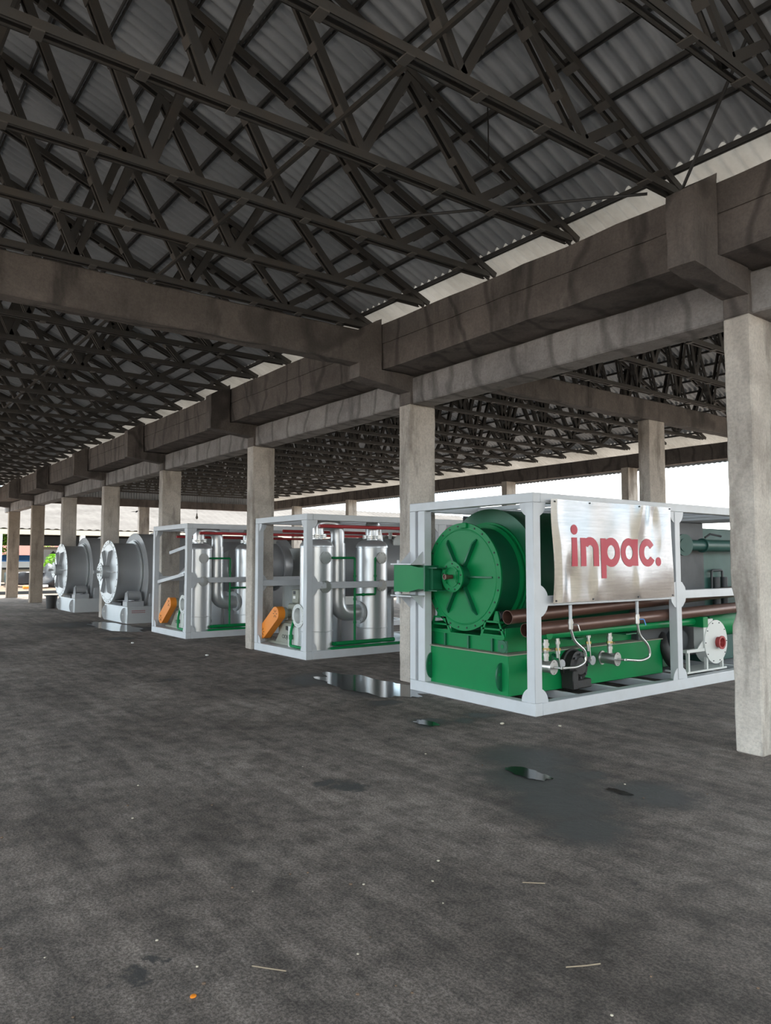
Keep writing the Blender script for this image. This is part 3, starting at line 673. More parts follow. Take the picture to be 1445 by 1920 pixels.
# header pipe and cabinets at right
t_ = thing('header_pipe', (-5.7, 10, 1.7), 'dark green header pipe with round blank flange high at the right of the nearest frame', 'pipe')
q = MB(); q.lathe((-5.75, 9.45, 1.86), (0, 1, 0), [(0, 0), (0, .08), (.06, .08), (.06, .075), (.5, .075), (.5, .10), (.54, .10), (.54, .085), (2.1, .085), (2.1, 0)], 28); q.build('main_pipe', 'teal', t_)
q = MB(); q.lathe((-5.70, 9.42, 1.86), (1, -.25, 0), [(-.1, .12), (-.02, .12), (-.02, .15), (.01, .15), (.01, .09), (.02, .09), (.02, 0)], 32); q.build('blank_flange', 'teal', t_)
q = MB(); q.tube([(-5.70, 9.95, 1.97), (-5.66, 10.02, 2.02), (-5.6, 10.2, 1.99)], .015, 8); q.build('lever', 'dark', t_)
t_ = thing('machine_cabinet', (-6.3, 10.9, 0), 'dark teal machine cabinet behind the header pipe at the right of the nearest frame', 'cabinet')
q = MB(); q.box(-6.4, -5.95, 10.32, 11.6, .16, 2.12, .01); q.build('cabinet_body', 'teal', t_)
q = MB(); q.tube([(-5.9, 10.45, 1.1), (-5.9, 10.45, 1.5), (-5.9, 10.75, 1.5), (-5.9, 10.75, 1.1), (-5.9, 10.46, 1.12)], .018, 10, .04); q.build('pipe_loop', 'dark', t_)
for yy in (10.55, 10.78):
    q = MB(); q.cyl((-5.89, yy, .9), (-5.89, yy, 1.4), .05, 14); q.build('filter_tube', 'dark', t_)
for yy, r, m_, lb in ((10.05, .035, 'chrome', 'thin shiny vertical pipe right of the middle post of the nearest frame'), (9.75, .05, 'palegrey', 'pale vertical pipe close right of the middle post of the nearest frame')):
    q = MB(); q.cyl((-6.3, yy, .14), (-6.3, yy, 2.27), r, 18); tag(q.build('vertical_pipe', m_), lb, 'pipe')
q = MB(); q.box(-6.6, -6.1, 9.45, 9.95, .14, .9, .01); q.box(-6.2, -5.95, 9.7, 10.0, 1.05, 1.12)
tag(q.build('green_housing', 'dgreen'), 'low deep green housing behind the blower', 'housing')

# ------------------------------------------------------------------ the sign
sg = thing('metal_sign', (-5.37, 7.43, 1.19), 'crumpled stainless sheet sign with red lettering hung on the nearest frame', 'sign')
SY0, SY1, SZ0, SZ1 = 6.28, 8.565, 1.19, 2.318
def sdisp(y, z):
    u = (y - SY0) / (SY1 - SY0); v = (z - SZ0) / (SZ1 - SZ0)
    d = .006 * math.sin(7 * u + 2.0) + .010 * math.sin(3.1 * u) * (1 - v)
    d += .030 * math.exp(-((u - .72 + .10 * (1 - v)) / .055) ** 2) * math.exp(-((1 - v) / .38) ** 2)
    d -= .022 * math.exp(-((u - .84 + .02 * v) / .05) ** 2) * math.exp(-((v - .8) / .25) ** 2)
    d += .020 * math.exp(-((u - .05 - .02 * math.sin(5 * v)) / .035) ** 2) * (.4 + .6 * abs(v - .5) * 2)
    d -= .016 * math.exp(-((u - .12) / .05) ** 2) * math.exp(-((v - .25) / .2) ** 2)
    d += .014 * math.exp(-((u - .33) / .04) ** 2) * math.exp(-((v - .12) / .2) ** 2)
    d += .012 * math.exp(-((u - .68) / .04) ** 2) * math.exp(-((v - .1) / .25) ** 2)
    d += .018 * noise.noise(Vector((y * 1.6, z * 1.6, 3.3)))
    return -5.352 + d
q = MB(); NY, NZ = 110, 56; G = []
for i in range(NY + 1):
    row = []
    for j in range(NZ + 1):
        y = SY0 + (SY1 - SY0) * i / NY; z = SZ0 + (SZ1 - SZ0) * j / NZ
        y2 = y + (.02 * math.sin(z * 5) - .01 if i == 0 else 0) + (-.012 * math.sin(z * 4) if i == NY else 0)
        row.append(q.bm.verts.new((sdisp(y, z), y2, z)))
    G.append(row)
for i in range(NY):
    for j in range(NZ): q.bm.faces.new((G[i][j], G[i + 1][j], G[i + 1][j + 1], G[i][j + 1]))
bmesh.ops.solidify(q.bm, geom=q.bm.faces[:], thickness=.0015)
sh = q.build('sign_sheet', 'stain', sg, smooth=60)
q = MB()
for y, z in ((6.31, 2.29), (6.95, 2.30), (7.85, 2.30), (8.54, 2.30), (6.31, 1.21), (6.95, 1.21), (7.8, 1.21), (8.54, 1.21)): q.cyl((sdisp(y, z) + .0, y, z), (sdisp(y, z) + .008, y, z), .009, 8)
q.build('screws', 'dark', sg)
# letters: patches laid on the sheet
def patch(b_, fn, nu, nv):
    g = [[None] * (nv + 1) for _ in range(nu + 1)]
    for i in range(nu + 1):
        for j in range(nv + 1):
            y, z = fn(i / nu, j / nv); g[i][j] = b_.bm.verts.new((sdisp(y, z) + .003, y, z))
    for i in range(nu):
        for j in range(nv): b_.bm.faces.new((g[i][j], g[i + 1][j], g[i + 1][j + 1], g[i][j + 1]))
def prect(b_, y0, y1, z0, z1): patch(b_, lambda u, v: (y0 + (y1 - y0) * u, z0 + (z1 - z0) * v), 4, 12)
def pring(b_, cy, cz, ry, rz, iy, iz, a0, a1, n=40):
    def fn(u, v):
        a = math.radians(a0 + (a1 - a0) * u); return cy + (iy + (ry - iy) * v) * math.cos(a), cz + (iz + (rz - iz) * v) * math.sin(a)
    patch(b_, fn, n, 4)
zb, zt = 1.582, 1.902; zm = (zb + zt) / 2
def letter(ch, f):
    b_ = MB(); f(b_); o = b_.build('letter', 'redl', sg, smooth=60); return o
def L_i(b_): prect(b_, 6.60, 6.695, zb, zt); pring(b_, 6.650, 1.991, .060, .056, 0.0001, .0001, 0, 360)
def L_n(b_):
    prect(b_, 6.752, 6.848, zb, zt); prect(b_, 6.976, 7.072, zb, 1.775)
    pring(b_, 6.925, 1.775, .147, .137, .051, .045, 0, 152, 30)
def L_p(b_): prect(b_, 7.110, 7.205, 1.441, zt); pring(b_, 7.30, zm, .170, .170, .074, .083, 0, 360, 56)
def L_a(b_): prect(b_, 7.725, 7.822, zb, zt); pring(b_, 7.650, zm, .166, .170, .071, .083, 0, 360, 56)
def L_c(b_): pring(b_, 8.018, zm, .166, .170, .066, .083, 33, 327, 48)
def L_d(b_): pring(b_, 8.236, 1.631, .055, .055, .0001, .0001, 0, 360)
for f_ in (L_i, L_n, L_p, L_a, L_c, L_d): letter('', f_)

# ------------------------------------------------------------------ piped silver modules
def module(X1, Y, wdt, which, kk):
    X0 = X1 - wdt
    wl = 'nearer' if kk == 0 else 'farther'
    own = 'the %s piped frame' % wl
    fr = equipment_frame(X0, X1, Y, Y + 6.0, 2.43, '%s of the two open silver frames full of silver pipework' % wl, [Y + 2.9], 1.225, False)
    q = MB(); q.box(X0 + .1, X1 - .1, Y + .03, Y + .12, 1.17, 1.28) if kk == 9 else q.box(X0 + .1, X1 - .12, Y + 5.9, Y + 5.95, 1.17, 1.28); q.build('mid_rail', 'alum', fr)
    q = MB(); q.box(X0 + .12, X1 - .12, Y + .12, Y + 3.2, .115, .13); q.build('deck_plate', 'silverd', fr)
    vx = X1 - .34
    def V(y, lab, nozzle):
        t_ = thing('scrubber_tower', (vx, y, .13), lab, 'tank', 'silver scrubber towers')
        q = MB(); q.lathe((vx, y, .13), (0, 0, 1), [(0, 0), (0, .285), (.30, .285), (.305, .292), (.315, .292), (.32, .285), (1.74, .285), (1.745, .293), (1.76, .293), (1.79, .285), (1.84, .25), (1.88, .17), (1.885, .10), (1.93, .10)], 56); q.build('shell', 'silver', t_)
        q = MB()
        for z in (2.045, 2.075): q.ring((vx, y, z), (0, 0, 1), .175, .09, .018, 40)
        q.bolts((vx, y, 2.03), (0, 0, 1), .155, 14, .009, .075); q.build('top_flange', 'chrome', t_)
        for z in (1.69, 1.20):
            a = math.radians(-2); d = Vector((math.cos(a), math.sin(a), 0)); o = Vector((vx, y, z)) + d * .27
            q = MB(); q.lathe(o, d, [(0, .07), (.03, .07), (.03, .105), (.045, .105), (.045, .10), (.05, .10), (.05, .105), (.06, .105), (.06, 0)], 28); q.bolts(o + d * .058, d, .08, 8, .009, .012); q.build('side_flange', 'chrome', t_)
        return t_
    y1_, y2_ = Y + .40, Y + 1.58
    t1 = V(y1_, 'front silver tower standing at the corner of ' + own, 0)
    t2 = V(y2_, 'rear silver tower in ' + own, 1)
    # open flanged nozzle at the foot of the front tower
    nx_ = vx - .11
    q = MB(); q.lathe((nx_, Y + .10, .70), (0, 1, 0), [(.3, .135), (0, .135), (0, .20), (.025, .20), (.025, .15), (.32, .15)], 40); q.bolts((nx_, Y + .092, .70), (0, 1, 0), .172, 12, .008, .01); q.build('open_nozzle', 'palegrey', t1)
    q = MB(); q.lathe((nx_, Y + .25, .70), (0, 1, 0), [(0, 0), (0, .135)], 30); q.build('nozzle_bore', 'dark', t1)
    # inverted U duct from front tower top, down and into the rear tower
    t_ = thing('connecting_duct', (vx, Y + .8, .5), 'bent silver duct joining the two towers in ' + own, 'duct', 'silver connecting ducts')
    q = MB(); py = Y + .83
    q.tube([(vx, y1_, 2.09), (vx, y1_, 2.30), (vx, py, 2.30), (vx, py, 1.5)], .125, 28, .205); q.build('upper_bend', 'silver', t_)
    q = MB(); q.tube([(vx, py, 1.95), (vx, py, .72), (vx, py + .46, .72)], .142, 28, .30); q.build('lower_bend', 'silver', t_)
    q = MB()
    for k_ in (0, .03): q.ring((vx, py + .44 + k_, .72), (0, 1, 0), .2, .12, .02, 36)
    q.bolts((vx, py + .43, .72), (0, 1, 0), .175, 12, .010, .06); q.build('duct_flange', 'alum', t_)
    # duct from rear tower top to the far end
    t_ = thing('outlet_duct', (vx - .1, Y + 2, 2), 'square-shouldered silver outlet duct above the rear tower in ' + own, 'duct', 'silver outlet ducts')
    q = MB(); q.tube([(vx, y2_, 2.09), (vx, y2_, 2.28), (vx - .4, y2_ + .35, 2.28), (vx - .4, y2_ + .45, 1.8)], .12, 24, .12); q.build('duct_bend', 'silver', t_)
    # green water pipes
    t_ = thing('water_piping', (X1 - .1, Y + 1, .15), 'green water piping running up and across the towers in ' + own, 'pipework', 'green water piping')
    gx = X1 - .07; gy = Y + 1.02
    q = MB(); q.tube([(gx, gy, .22), (gx, gy, 1.69), (gx, y1_ + .14, 1.69)], .020, 12, .03); q.tube([(gx, gy, 1.045), (gx, y2_ - .12, 1.045), (gx, y2_ - .12, 1.69), (gx, y2_ + .10, 1.69)], .020, 12, .03)
    for z in (.55, .95, 1.35): q.cyl((gx, gy, z), (gx, gy, z + .04), .028, 12)
    q.cyl((gx, y2_ - .12, 1.35), (gx, y2_ - .12, 1.39), .028, 12); q.cyl((gx, gy + .16, 1.045), (gx, gy + .20, 1.045), .028, 12); q.build('riser', 'green', t_)
    q = MB(); q.tube([(gx, Y + .62, .225), (gx, Y + 1.88, .225)], .036, 14); q.tube([(gx - .1, Y + .62, .22), (gx, Y + .62, .22)], .034, 12); q.build('lower_header', 'green', t_)
    q = MB(); q.tube([(gx + .02, Y + .52, .15), (gx + .02, Y + 4.2, .16)], .027, 12); q.build('drain_pipe', 'green', t_)
    q = MB(); q.tube([(X1 - .62, Y + .12, .62), (X1 - .68, Y + .10, .42), (X1 - .70, Y + .10, .17), (X1 - .25, Y + .12, .16)], .024, 12, .04)
    q.cyl((X1 - .685, Y + .10, .36), (X1 - .685, Y + .10, .28), .035, 12); q.build('front_drain', 'green', t_)
    # red pipe under the top rail
    q = MB(); q.cyl((X1 - .14, Y + .33, 2.235), (X1 - .14, Y + 5.7, 2.235), .030, 14); q.cyl((X1 - .14, Y + 2.6, 2.235), (X1 - .14, Y + 2.66, 2.235), .037, 14)
    tag(q.build('red_pipe', 'red'), 'long red pipe under the top right rail of ' + own, 'pipe', 'red pipes in the piped frames')
    q = MB(); q.cyl((X0 + .16, Y + .5, 2.20), (X0 + .16, Y + 5.7, 2.20), .028, 14); tag(q.build('red_pipe', 'red'), 'red pipe under the top left rail of ' + own, 'pipe', 'red pipes in the piped frames')
    # horizontal grey tank
    t_ = thing('condenser_tank', (X1 - .95, Y + 2, 1.5), 'big horizontal dark silver tank behind the towers in ' + own, 'tank', 'horizontal silver tanks')
    tx = X1 - 1.18
    q = MB(); q.lathe((tx, Y + .95, 1.52), (0, 1, 0), [(0, 0), (.02, .2), (.06, .35), (.14, .47), (.25, .54), (.4, .56), (1.7, .56), (1.7, .62), (1.74, .62), (1.74, .56), (2.0, .5), (2.15, 0)], 64); q.build('tank_shell', 'silverd', t_)
    a = math.radians(-10)
    for z in (1.62, 1.15):
        q = MB(); q.lathe((tx + .50, Y + 1.62, z), (1, -.1, 0), [(0, .09), (.12, .09), (.12, .14), (.15, .14), (.15, 0)], 28); q.bolts((tx + .652, Y + 1.60, z), (1, -.1, 0), .12, 10, .01, .012); q.build('manhole', 'chrome', t_)
    for yy in (Y + 1.25, Y + 2.4):
        q = MB(); q.box(tx - .35, tx + .35, yy, yy + .06, .13, 1.12); q.build('saddle', 'silverd', t_)
    q = MB(); q.box(tx + .25, tx + .29, Y + 1.2, Y + 1.9, .13, .75); q.build('splash_plate', 'silverd', t_)
    # tall pale cabinet at the back
    q = MB(); q.box(X0 + .2, X1 - .35, Y + 3.3, Y + 5.6, .14, 1.95, .02); tag(q.build('hopper_cabinet', 'palegrey'), 'pale grey boxy hopper at the back of ' + own, 'cabinet', 'pale hoppers in the piped frames')
    # roots blower with orange belt guard
    t_ = thing('roots_blower', (X1 - 1.35, Y + .3, .13), 'olive grey blower with slanted orange belt guard in ' + own, 'blower', 'blowers with orange belt guards')
    bx = X1 - 1.86 + (1.9 - wdt) * 0
    A_, B_ = Vector((bx + .12, Y + .10, .335)), Vector((bx + .60, Y + .10, .69)); d = (B_ - A_).normalized(); ang = math.atan2(d.z, d.x); r = .125
    poly = [(A_.x + r * math.cos(ang + PI / 2 + PI * i / 14), A_.z + r * math.sin(ang + PI / 2 + PI * i / 14)) for i in range(15)] + [(B_.x + r * math.cos(ang - PI / 2 + PI * i / 14), B_.z + r * math.sin(ang - PI / 2 + PI * i / 14)) for i in range(15)]
    q = MB(); q.prism(poly, 'y', Y + .10, Y + .24); gd = q.build('belt_guard', 'orange', t_)
    q = MB()
    for c_ in (A_, B_):
        for i in range(6):
            a = PI / 3 * i; u = Vector((math.cos(a), 0, math.sin(a))); q.bar(c_ + u * .03 + Vector((0, -.002, 0)), c_ + u * .075 + Vector((0, -.002, 0)), .010, .003, up=(0, 1, 0))
    q.build('vent_slots', 'black', gd)
    q = MB(); q.prism([(bx + .30, .15), (bx + .95, .15), (bx + .95, .52), (bx + .62, .52)], 'y', Y + .27, Y + .31); q.box(bx + .35, bx + .98, Y + .31, Y + .8, .15, .50, .01); q.box(bx + .02, bx + .98, Y + .25, Y + .82, .13, .17); q.build('base_case', 'olive', t_)
    q = MB(); q.cyl((bx + .62, Y + .24, .69), (bx + .62, Y + .30, .69), .11, 24); q.cyl((bx + .62, Y + .28, .69), (bx + .62, Y + .42, .69), .075, 20); q.box(bx + .52, bx + .88, Y + .40, Y + .85, .55, .86, .02); q.box(bx + .50, bx + .92, Y + .36, Y + .80, .50, .56, .01); q.build('blower_casing', 'olive', t_)
    q = MB(); q.box(bx + .58, bx + .82, Y + .45, Y + .75, .86, 1.12, .02); q.lathe((bx + .82, Y + .6, 1.0), (1, 0, 0), [(0, .13), (.1, .13), (.1, 0)], 24); q.build('silencer', 'olive', t_)
    q = MB(); q.box(bx + .64, bx + .72, Y + .446, Y + .45, 1.03, 1.09); q.build('name_plate', 'dark', t_)
    q = MB(); q.box(bx + .64, bx + .72, Y + .446, Y + .45, .95, 1.00); q.build('data_plate', 'white', t_)
    q = MB(); q.prism([(bx + .70, .40), (bx + .79, .39), (bx + .79, .44), (bx + .76, .47), (bx + .70, .47)], 'y', Y + .264, Y + .272); q.build('vent_opening', 'black', t_)
    q = MB(); q.cyl((bx + .73, Y + .39, .68), (bx + .73, Y + .42, .68), .025, 10); q.build('oil_gauge', 'brass', t_)
    cu = bpy.data.curves.new('tmp', 'FONT'); cu.body = 'CIOJING'; cu.size = .095; cu.extrude = .001
    to = bpy.data.objects.new('tmp', cu); COL.objects.link(to); bpy.context.view_layer.update()
    me = bpy.data.meshes.new_from_object(to.evaluated_get(bpy.context.evaluated_depsgraph_get())); bpy.data.objects.remove(to)
    me.name = 'lettering'; me.materials.clear(); me.materials.append(M['black'])
    lo = bpy.data.objects.new('lettering', me); COL.objects.link(lo); lo.parent = t_
    lo.rotation_euler = (PI / 2, 0, 0); lo.location = Vector((bx + .56, Y + .268, .245)) - t_.location
    q = MB(); q.box(bx + 1.0, bx + 1.35, Y + .14, Y + .6, .13, .50, .01); tag(q.build('control_box', 'palegrey'), 'pale sheet-metal box between the blower and the front tower in ' + own, 'box', 'pale boxes in the piped frames')
    # valve group at upper left
    t_ = thing('valve_group', (X0 + .8, Y + 2.6, 1.3), 'flanged silver valve assembly high on the left side of ' + own, 'valve', 'flanged valve assemblies')
    q = MB(); q.cyl((X0 + .45, Y + 2.6, 1.98), (X0 + 1.05, Y + 2.6, 1.98), .085, 20); q.cyl((X0 + .75, Y + 2.6, 2.25), (X0 + .75, Y + 2.6, 1.6), .04, 14)
    for xx in (.45, .62, 1.03): q.lathe((X0 + xx, Y + 2.6, 1.98), (1, 0, 0), [(0, 0), (0, .16), (.03, .16), (.03, 0)], 28)
    q.box(X0 + .45, X0 + 1.1, Y + 2.55, Y + 2.68, 2.2, 2.26); q.build('valve_body', 'palegrey', t_)
    q = MB(); q.tube([(X0 + .2, Y + 2.5, 1.72), (X0 + 1.0, Y + 2.5, 1.74)], .03, 12); q.tube([(X0 + .2, Y + 2.5, 1.08), (X0 + 1.0, Y + 2.5, 1.08)], .03, 12); q.build('green_branch', 'green', t_)
    q = MB(); q.box(X0 + .1, X1 - .6, Y + 1.9, Y + 1.97, 1.36, 1.45); q.build('cross_rail', 'alum', t_)
module(-10.67, 6.37, 1.87, 'B', 0)
module(-15.03, 6.05, 2.05, 'C', 1)
# cone-ended vessel and loose struts in the farther frame
q = MB(); q.lathe((-16.72, 6.52, 1.30), (.62, .78, .10), [(0, 0), (.015, .03), (.55, .48), (.60, .5), (1.3, .5), (1.3, 0)], 48)
tag(q.build('cone_vessel', 'silver'), 'silver vessel with a pointed cone end in the farther piped frame', 'tank')
for p0, p1, lb in (((-17.0, 6.12, 1.14), (-16.3, 6.5, 1.33), 'loose steel channel strut slanting to the tip of the cone vessel'), ((-16.95, 6.4, 1.82), (-16.0, 6.6, 2.02), 'loose steel channel strut above the cone vessel'), ((-16.55, 6.75, .86), (-15.9, 6.8, 1.0), 'short steel channel strut under the cone vessel')):
    q = MB(); q.bar(p0, p1, .02, .07); q.bar(Vector(p0) + Vector((0, .03, .03)), Vector(p1) + Vector((0, .03, .03)), .06, .01); tag(q.build('channel_strut', 'alum', smooth=0), lb, 'strut')
# things seen between the second frame and the second column
for z, r, m_, lb in ((.62, .03, 'dark', 'thin dark pipe low at the rear of the nearer piped frame'), (.52, .03, 'yellow', 'yellow gas pipe low at the rear of the nearer piped frame'), (.70, .035, 'rust', 'brown pipe low at the rear of the nearer piped frame')):
    q = MB(); q.cyl((-11.3, 9.0, z), (-11.2, 12.2, z), r, 12); tag(q.build('low_pipe', m_), lb, 'pipe')

# ------------------------------------------------------------------ puddles and litter on the floor
def puddle(cx, cy, rx, ry, lab, seed, m_='water', z=.004):
    q = MB(); n = 72; vs = []
    for i in range(n):
        a = 2 * PI * i / n; k = 1 + .35 * noise.noise(Vector((math.cos(a) * 2, math.sin(a) * 2, seed))) + .15 * noise.noise(Vector((math.cos(a) * 6, math.sin(a) * 6, seed)))
        vs.append(q.bm.verts.new((cx + rx * k * math.cos(a), cy + ry * k * math.sin(a), z)))
    q.bm.faces.new(vs); e = q.bm.faces[:]; bmesh.ops.triangulate(q.bm, faces=e)
    tag(q.build('puddle', m_, smooth=0), lab, 'puddle')
puddle(-8.05, 5.78, 1.15, .42, 'shiny rain puddle at the foot of the second column', 1.2)
puddle(-18.85, 5.75, 1.7, .42, 'long shiny puddle in front of the nearer grey drum base', 4.1)
puddle(-4.02, 4.40, .22, .10, 'small wet shine in the middle of the big oil stain', 7.7)
puddle(-5.86, 4.92, .16, .09, 'small dark puddle just in front of the nearest frame', 9.1)
puddle(-3.32, 4.58, .10, .035, 'tiny wet sliver right of the big oil stain', 2.1)
def chip(x, y, r, m_, lab, nm='stone', cat='stone', flat=.5, grp=None):
    q = MB(); bmesh.ops.create_icosphere(q.bm, subdivisions=2, radius=r)
    for v in q.bm.verts: v.co *= 1 + .35 * noise.noise(v.co * 30 + Vector((x * 9, y * 9, 0))); v.co.z = v.co.z * flat + r * flat * .8; v.co.x += x; v.co.y += y
    tag(q.build(nm, m_), lab, cat, grp)
chip(-2.77, 1.17, .014, 'orange', 'orange-red plastic scrap on the floor at lower left', 'plastic_scrap', 'litter', .35)
chip(-5.37, 5.50, .022, 'cream', 'pale stone on the floor by the front corner of the nearest frame')
chip(-4.95, 5.88, .018, 'cream', 'small pale stone beside the long side of the nearest frame')
chip(-12.2, 5.3, .03, 'white', 'white crumb on the floor before the farther piped frame')
chip(-14.9, 4.9, .03, 'white', 'white scrap on the floor left of the farther piped frame')
for p0, p1, lb in (((-2.82, 1.44, .008), (-2.70, 1.53, .010), 'short pale twig on the floor at the lower middle'), ((-2.05, 2.45, .008), (-1.98, 2.58, .01), 'thin dry stalk on the floor right of the lower middle'), ((-2.7, 2.9, .008), (-2.62, 2.98, .01), 'short straw on the floor in the open middle')):
    q = MB(); q.tube([p0, (Vector(p0) + Vector(p1)) / 2 + Vector((.01, 0, .003)), p1], .0028, 6); tag(q.build('twig', 'wood'), lb, 'twig')
random.seed(3)
for i in range(46):
    x, y = random.uniform(-6.5, -1.2), random.uniform(.6, 5.2)
    if i % 2: x, y = random.uniform(-3.6, -1.6), random.uniform(.5, 2.6)
    chip(x, y, random.uniform(.004, .010), 'soil' if i % 3 else 'cream', 'tiny loose stone chip scattered on the open floor', 'stone_chip', 'stone chip', .5, 'stone chips on the floor')

# ------------------------------------------------------------------ bulb, bird, outdoor background
t_ = thing('hanging_bulb', (-24.03, 10, 3.05), 'bare light bulb hanging on a wire above the farther piped frame', 'lamp')
q = MB(); q.cyl((-24.03, 10, 3.15), (-24.03, 10, 4.9), .006, 6); q.build('wire', 'black', t_)
q = MB(); q.lathe((-24.03, 10, 3.04), (0, 0, 1), [(0, 0), (.02, .03), (.06, .045), (.1, .03), (.13, .02), (.2, .02), (.2, 0)], 16); q.build('bulb', 'glass', t_)
q = MB()
B0 = Vector((-24.2, 8, 3.22))
q.lathe(B0 - Vector((.09, 0, 0)), (1, .1, .2), [(0, 0), (.03, .02), (.08, .028), (.14, .018), (.18, 0)], 12)
for s_, e in ((1, Vector((.02, .22, .10))), (-1, Vector((-.10, -.18, .0)))):
    a_ = [q.bm.verts.new(B0 + Vector(v)) for v in ((-.05, 0, .01), (.05, 0, .01))] ; tip = q.bm.verts.new(B0 + e); mid = q.bm.verts.new(B0 + e * .5 + Vector((.05, 0, .02)))
    q.bm.faces.new((a_[0], a_[1], mid)); q.bm.faces.new((a_[0], mid, tip))
tag(q.build('flying_bird', 'black'), 'small dark bird flying in front of the pale roof beyond the shed', 'bird')

b_ = MB(); b_.box(36, 36.4, -50, 60, -.06, 6.5); struct(b_.build('reflection_wall', 'cream', smooth=0), 'added unseen cream wall far behind the camera, reflected by the sign')  # added out of view to give the sign a warm reflected band
# neighbouring open shed with a pale corrugated roof
ns = thing('neighbour_shed', (-50, 16, 0), 'open neighbouring shed with a pale corrugated roof beyond the end of this shed', 'shed')
q = MB(); rows = []
ny = 520
for (x, z) in ((-47.6, 3.52), (-51, 4.75), (-54.5, 6.05)): rows.append([q.bm.verts.new((x, -12 + 62 * i / ny, z + .03 * math.sin(i * PI / 2 + .8))) for i in range(ny + 1)])
for A, B in zip(rows, rows[1:]):
    for i in range(ny): q.bm.faces.new((A[i], A[i + 1], B[i + 1], B[i]))
q.build('roof_sheets', 'roofn', ns, smooth=60)
q = MB(); q.box(-61.2, -54.4, -12, 50, 5.9, 6.0); q.prism([(-54.5, 6.02), (-61.4, 3.5), (-61.4, 3.4), (-54.5, 5.9)], 'y', -12, 50); q.build('rear_slope', 'roofn', ns, smooth=0)
q = MB(); q.box(-47.9, -47.6, -12, 50, 3.17, 3.46); q.build('fascia', 'cream', ns, smooth=0)
q = MB(); q.box(-61.3, -61.0, -12, 50, 2.75, 3.45); q.build('rear_beam', 'dark', ns, smooth=0)
for y in (-1.2, 7.75, 12.35, 21.0, 30.0):
    q = MB(); q.box(-47.9, -47.62, y, y + .28, -.06, 3.2); q.build('shed_column', 'white', ns)
# kerb, rubble, tarpaulin pile
q = MB(); q.box(-41.2, -40.9, -10, 40, -.06, .10); tag(q.build('kerb', 'dark', cuts=3, rough=.01), 'low dark kerb across the ground past the end of the shed', 'kerb')
q = MB(); bmesh.ops.create_grid(q.bm, x_segments=30, y_segments=90, size=1)
for v in q.bm.verts: v.co = Vector((-44.5 + v.co.x * 3.0, 12 + v.co.y * 18, -.02 + .28 * max(0, 1 - abs(v.co.x)) ** .5 + .14 * noise.noise(Vector((v.co.x * 9, v.co.y * 40, 0)))))
tag(q.build('rubble_strip', 'soil'), 'strip of brown soil and rubble beyond the kerb', 'rubble', kind='stuff')
def heap(name, c0, s0, m_, lab, cat, amp=.35, fr=2.2, sub=4):
    q = MB(); bmesh.ops.create_icosphere(q.bm, subdivisions=sub, radius=1)
    for v in q.bm.verts:
        v.co *= 1 + amp * noise.noise(v.co * fr + Vector(c0)); v.co.z = max(v.co.z, -.2); v.co = Vector((c0[0] + v.co.x * s0[0], c0[1] + v.co.y * s0[1], c0[2] + v.co.z * s0[2]))
    tag(q.build(name, m_), lab, cat)
heap('tarp_pile', (-43.6, 10.1, .25), (.9, 1.15, 1.05), 'tarp', 'black tarpaulin-covered heap beside the farther grey drum', 'tarpaulin')
q = MB(); q.box(-44.2, -43.5, 7.6, 10.2, .35, 1.02, .05); tag(q.build('tarp_sheet', 'tarp', cuts=.3, rough=.04), 'long black tarp-wrapped stack seen between the two farthest columns', 'tarpaulin')
q = MB(); q.box(-43.2, -42.7, 8.95, 9.5, .2, .34, .03); tag(q.build('white_sack', 'white', cuts=.15, rough=.03), 'crumpled white sack on the rubble between the far columns', 'sack')
q = MB(); q.box(-42.6, -42.3, 8.2, 8.5, .12, .3, .03); tag(q.build('red_bucket', 'orange'), 'small orange-red box on the rubble at far left', 'box')
q = MB(); q.box(-42.0, -41.7, 9.9, 10.0, .12, .45, .01); tag(q.build('white_post', 'white'), 'small white post on the rubble beside the farther grey drum', 'post')
q = MB(); q.lathe((-27.35, 6.2, 0), (0, 0, 1), [(0, 0), (0, .16), (.42, .19), (.42, .24), (.45, .24), (.45, .17), (.1, .15), (.1, 0)], 20); tag(q.build('black_bin', 'black'), 'small black bin behind the base of the farther grey drum', 'bin')
# pickup-like pale vehicle with blue awning
t_ = thing('market_stall', (-52, 9.5, 0), 'stall with a blue awning and white side boards far behind the leftmost columns', 'stall')
q = MB(); q.prism([(-52.2, 1.62), (-53.4, 1.98), (-53.4, 1.92), (-52.2, 1.56)], 'y', 7.6, 11.0); q.build('awning', 'blue', t_)
q = MB(); q.box(-52.3, -52.2, 7.6, 11.0, 1.18, 1.56); q.build('side_board', 'white', t_)
q = MB()
for y in (7.7, 10.9): q.cyl((-52.25, y, -.06), (-52.25, y, 1.6), .03, 8)
q.build('stall_posts', 'white', t_)
q = MB(); q.box(-46.5, -46.3, 5.6, 7.55, .1, .95, .02); tag(q.build('mural_board', paint('mint_panel', (.35, .6, .55), .5, 0, .6, (.03, .2, .45))), 'mint and blue painted panel at the far left edge', 'panel')
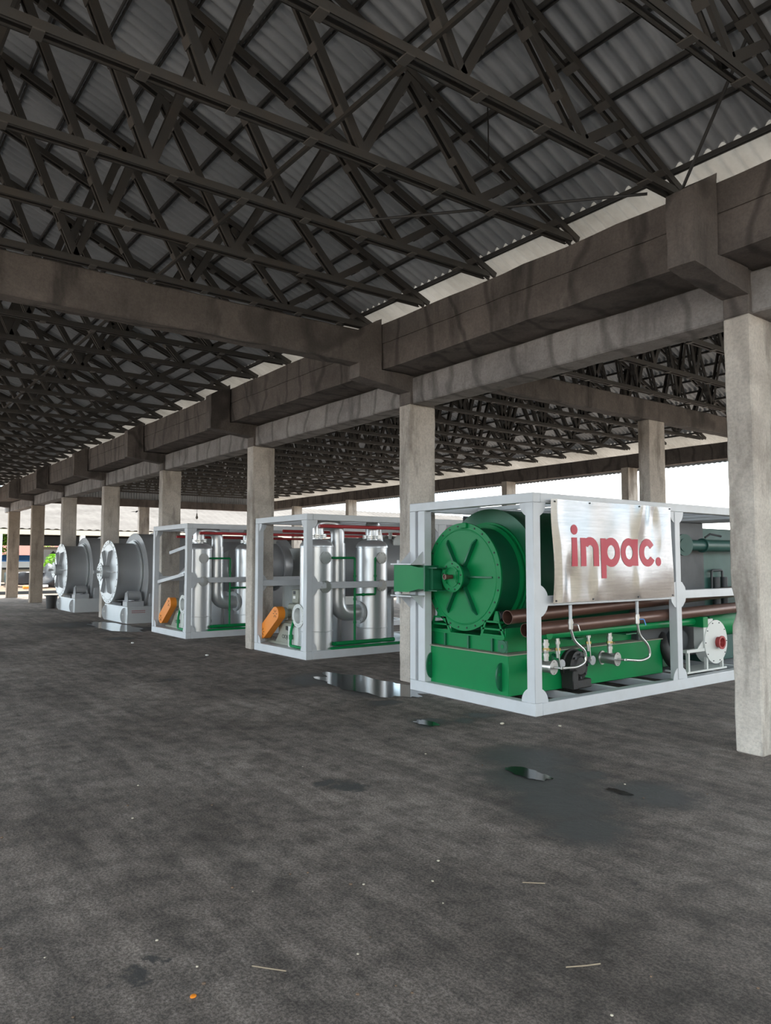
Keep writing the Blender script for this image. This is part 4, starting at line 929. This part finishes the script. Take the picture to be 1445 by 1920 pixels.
# houses
t_ = thing('tiled_house', (-68, 13, 0), 'house with a red clay tile roof seen between the far left columns', 'house')
q = MB(); q.box(-72, -66, 8, 19.2, -.06, 2.0); q.build('walls', 'cream', t_, smooth=0)
q = MB(); q.prism([(-65.4, 1.95), (-69, 3.7), (-72.6, 1.95)], 'y', 7.4, 19.6); q.build('roof', 'tile', t_, smooth=0)
q = MB(); q.prism([(-64.2, 2.0), (-65.5, 2.75), (-65.5, 2.65), (-64.2, 1.9)], 'y', 9.0, 14.2); q.build('porch_roof', 'tile', t_, smooth=0)
q = MB(); q.box(-65.99, -65.95, 11.2, 13.2, .9, 1.7); q.build('window', 'dark', t_, smooth=0)
t_ = thing('white_outbuilding', (-57, 13, 0), 'white outbuilding with a diamond-shaped vent beside the farther grey drum', 'house')
q = MB(); q.box(-59, -57, 12.25, 15.5, -.06, 2.42); q.build('walls', 'white', t_, smooth=0)
q = MB(); q.box(-59.1, -56.8, 12.1, 15.6, 2.42, 2.6); q.build('roof_slab', 'cream', t_, smooth=0)
q = MB(); q.prism([(12.93, 1.88), (13.13, 2.1), (12.93, 2.32), (12.73, 2.1)], 'x', -57.0, -56.97); q.build('diamond_vent', 'dark', t_, smooth=0)
def bush(c0, s0, lab, n=900, seed=1, nm='leafy_bush'):
    random.seed(seed); t_ = thing(nm, (c0[0], c0[1], 0), lab, 'bush')
    q = MB()
    for i in range(n):
        d = Vector((random.gauss(0, 1), random.gauss(0, 1), random.gauss(0, 1))).normalized() * random.uniform(.55, 1) ** .5
        p = Vector((c0[0] + d.x * s0[0], c0[1] + d.y * s0[1], c0[2] + d.z * s0[2])); u, v, w_ = frame_of(Vector((random.gauss(0, 1), random.gauss(0, 1), random.gauss(0, 1)))); s_ = random.uniform(.05, .11) * s0[2]
        q.bm.faces.new([q.bm.verts.new(p + a) for a in (u * s_, v * s_ * .5, -u * s_, -v * s_ * .5)])
    q.build('foliage', 'leaf', t_, smooth=0)
    q = MB(); q.cyl((c0[0], c0[1], -.06), (c0[0], c0[1], c0[2]), .05, 8); q.build('stem', 'wood', t_)
bush((-46.8, 10.65, 1.3), (.5, .55, .75), 'bright green bush behind the tarpaulin heap', 900, 2)
bush((-60, 9.6, 2.6), (1.4, 1.2, 1.6), 'yellow-green tree at the far left edge of the photo', 1100, 5, 'small_tree')
bush((-64, 14.2, 2.2), (.5, .5, .8), 'yellow-green shrub in front of the red tile roof', 500, 6)
q = MB(); bmesh.ops.create_icosphere(q.bm, subdivisions=4, radius=1)
for v in q.bm.verts: v.co = Vector((-330 + v.co.x * 70, 225 + v.co.y * 60, -10 + v.co.z * 38 * (1 + .25 * noise.noise(v.co * 3))))
tag(q.build('distant_hill', 'hill'), 'faint blue hill far off behind the piped frames', 'hill')
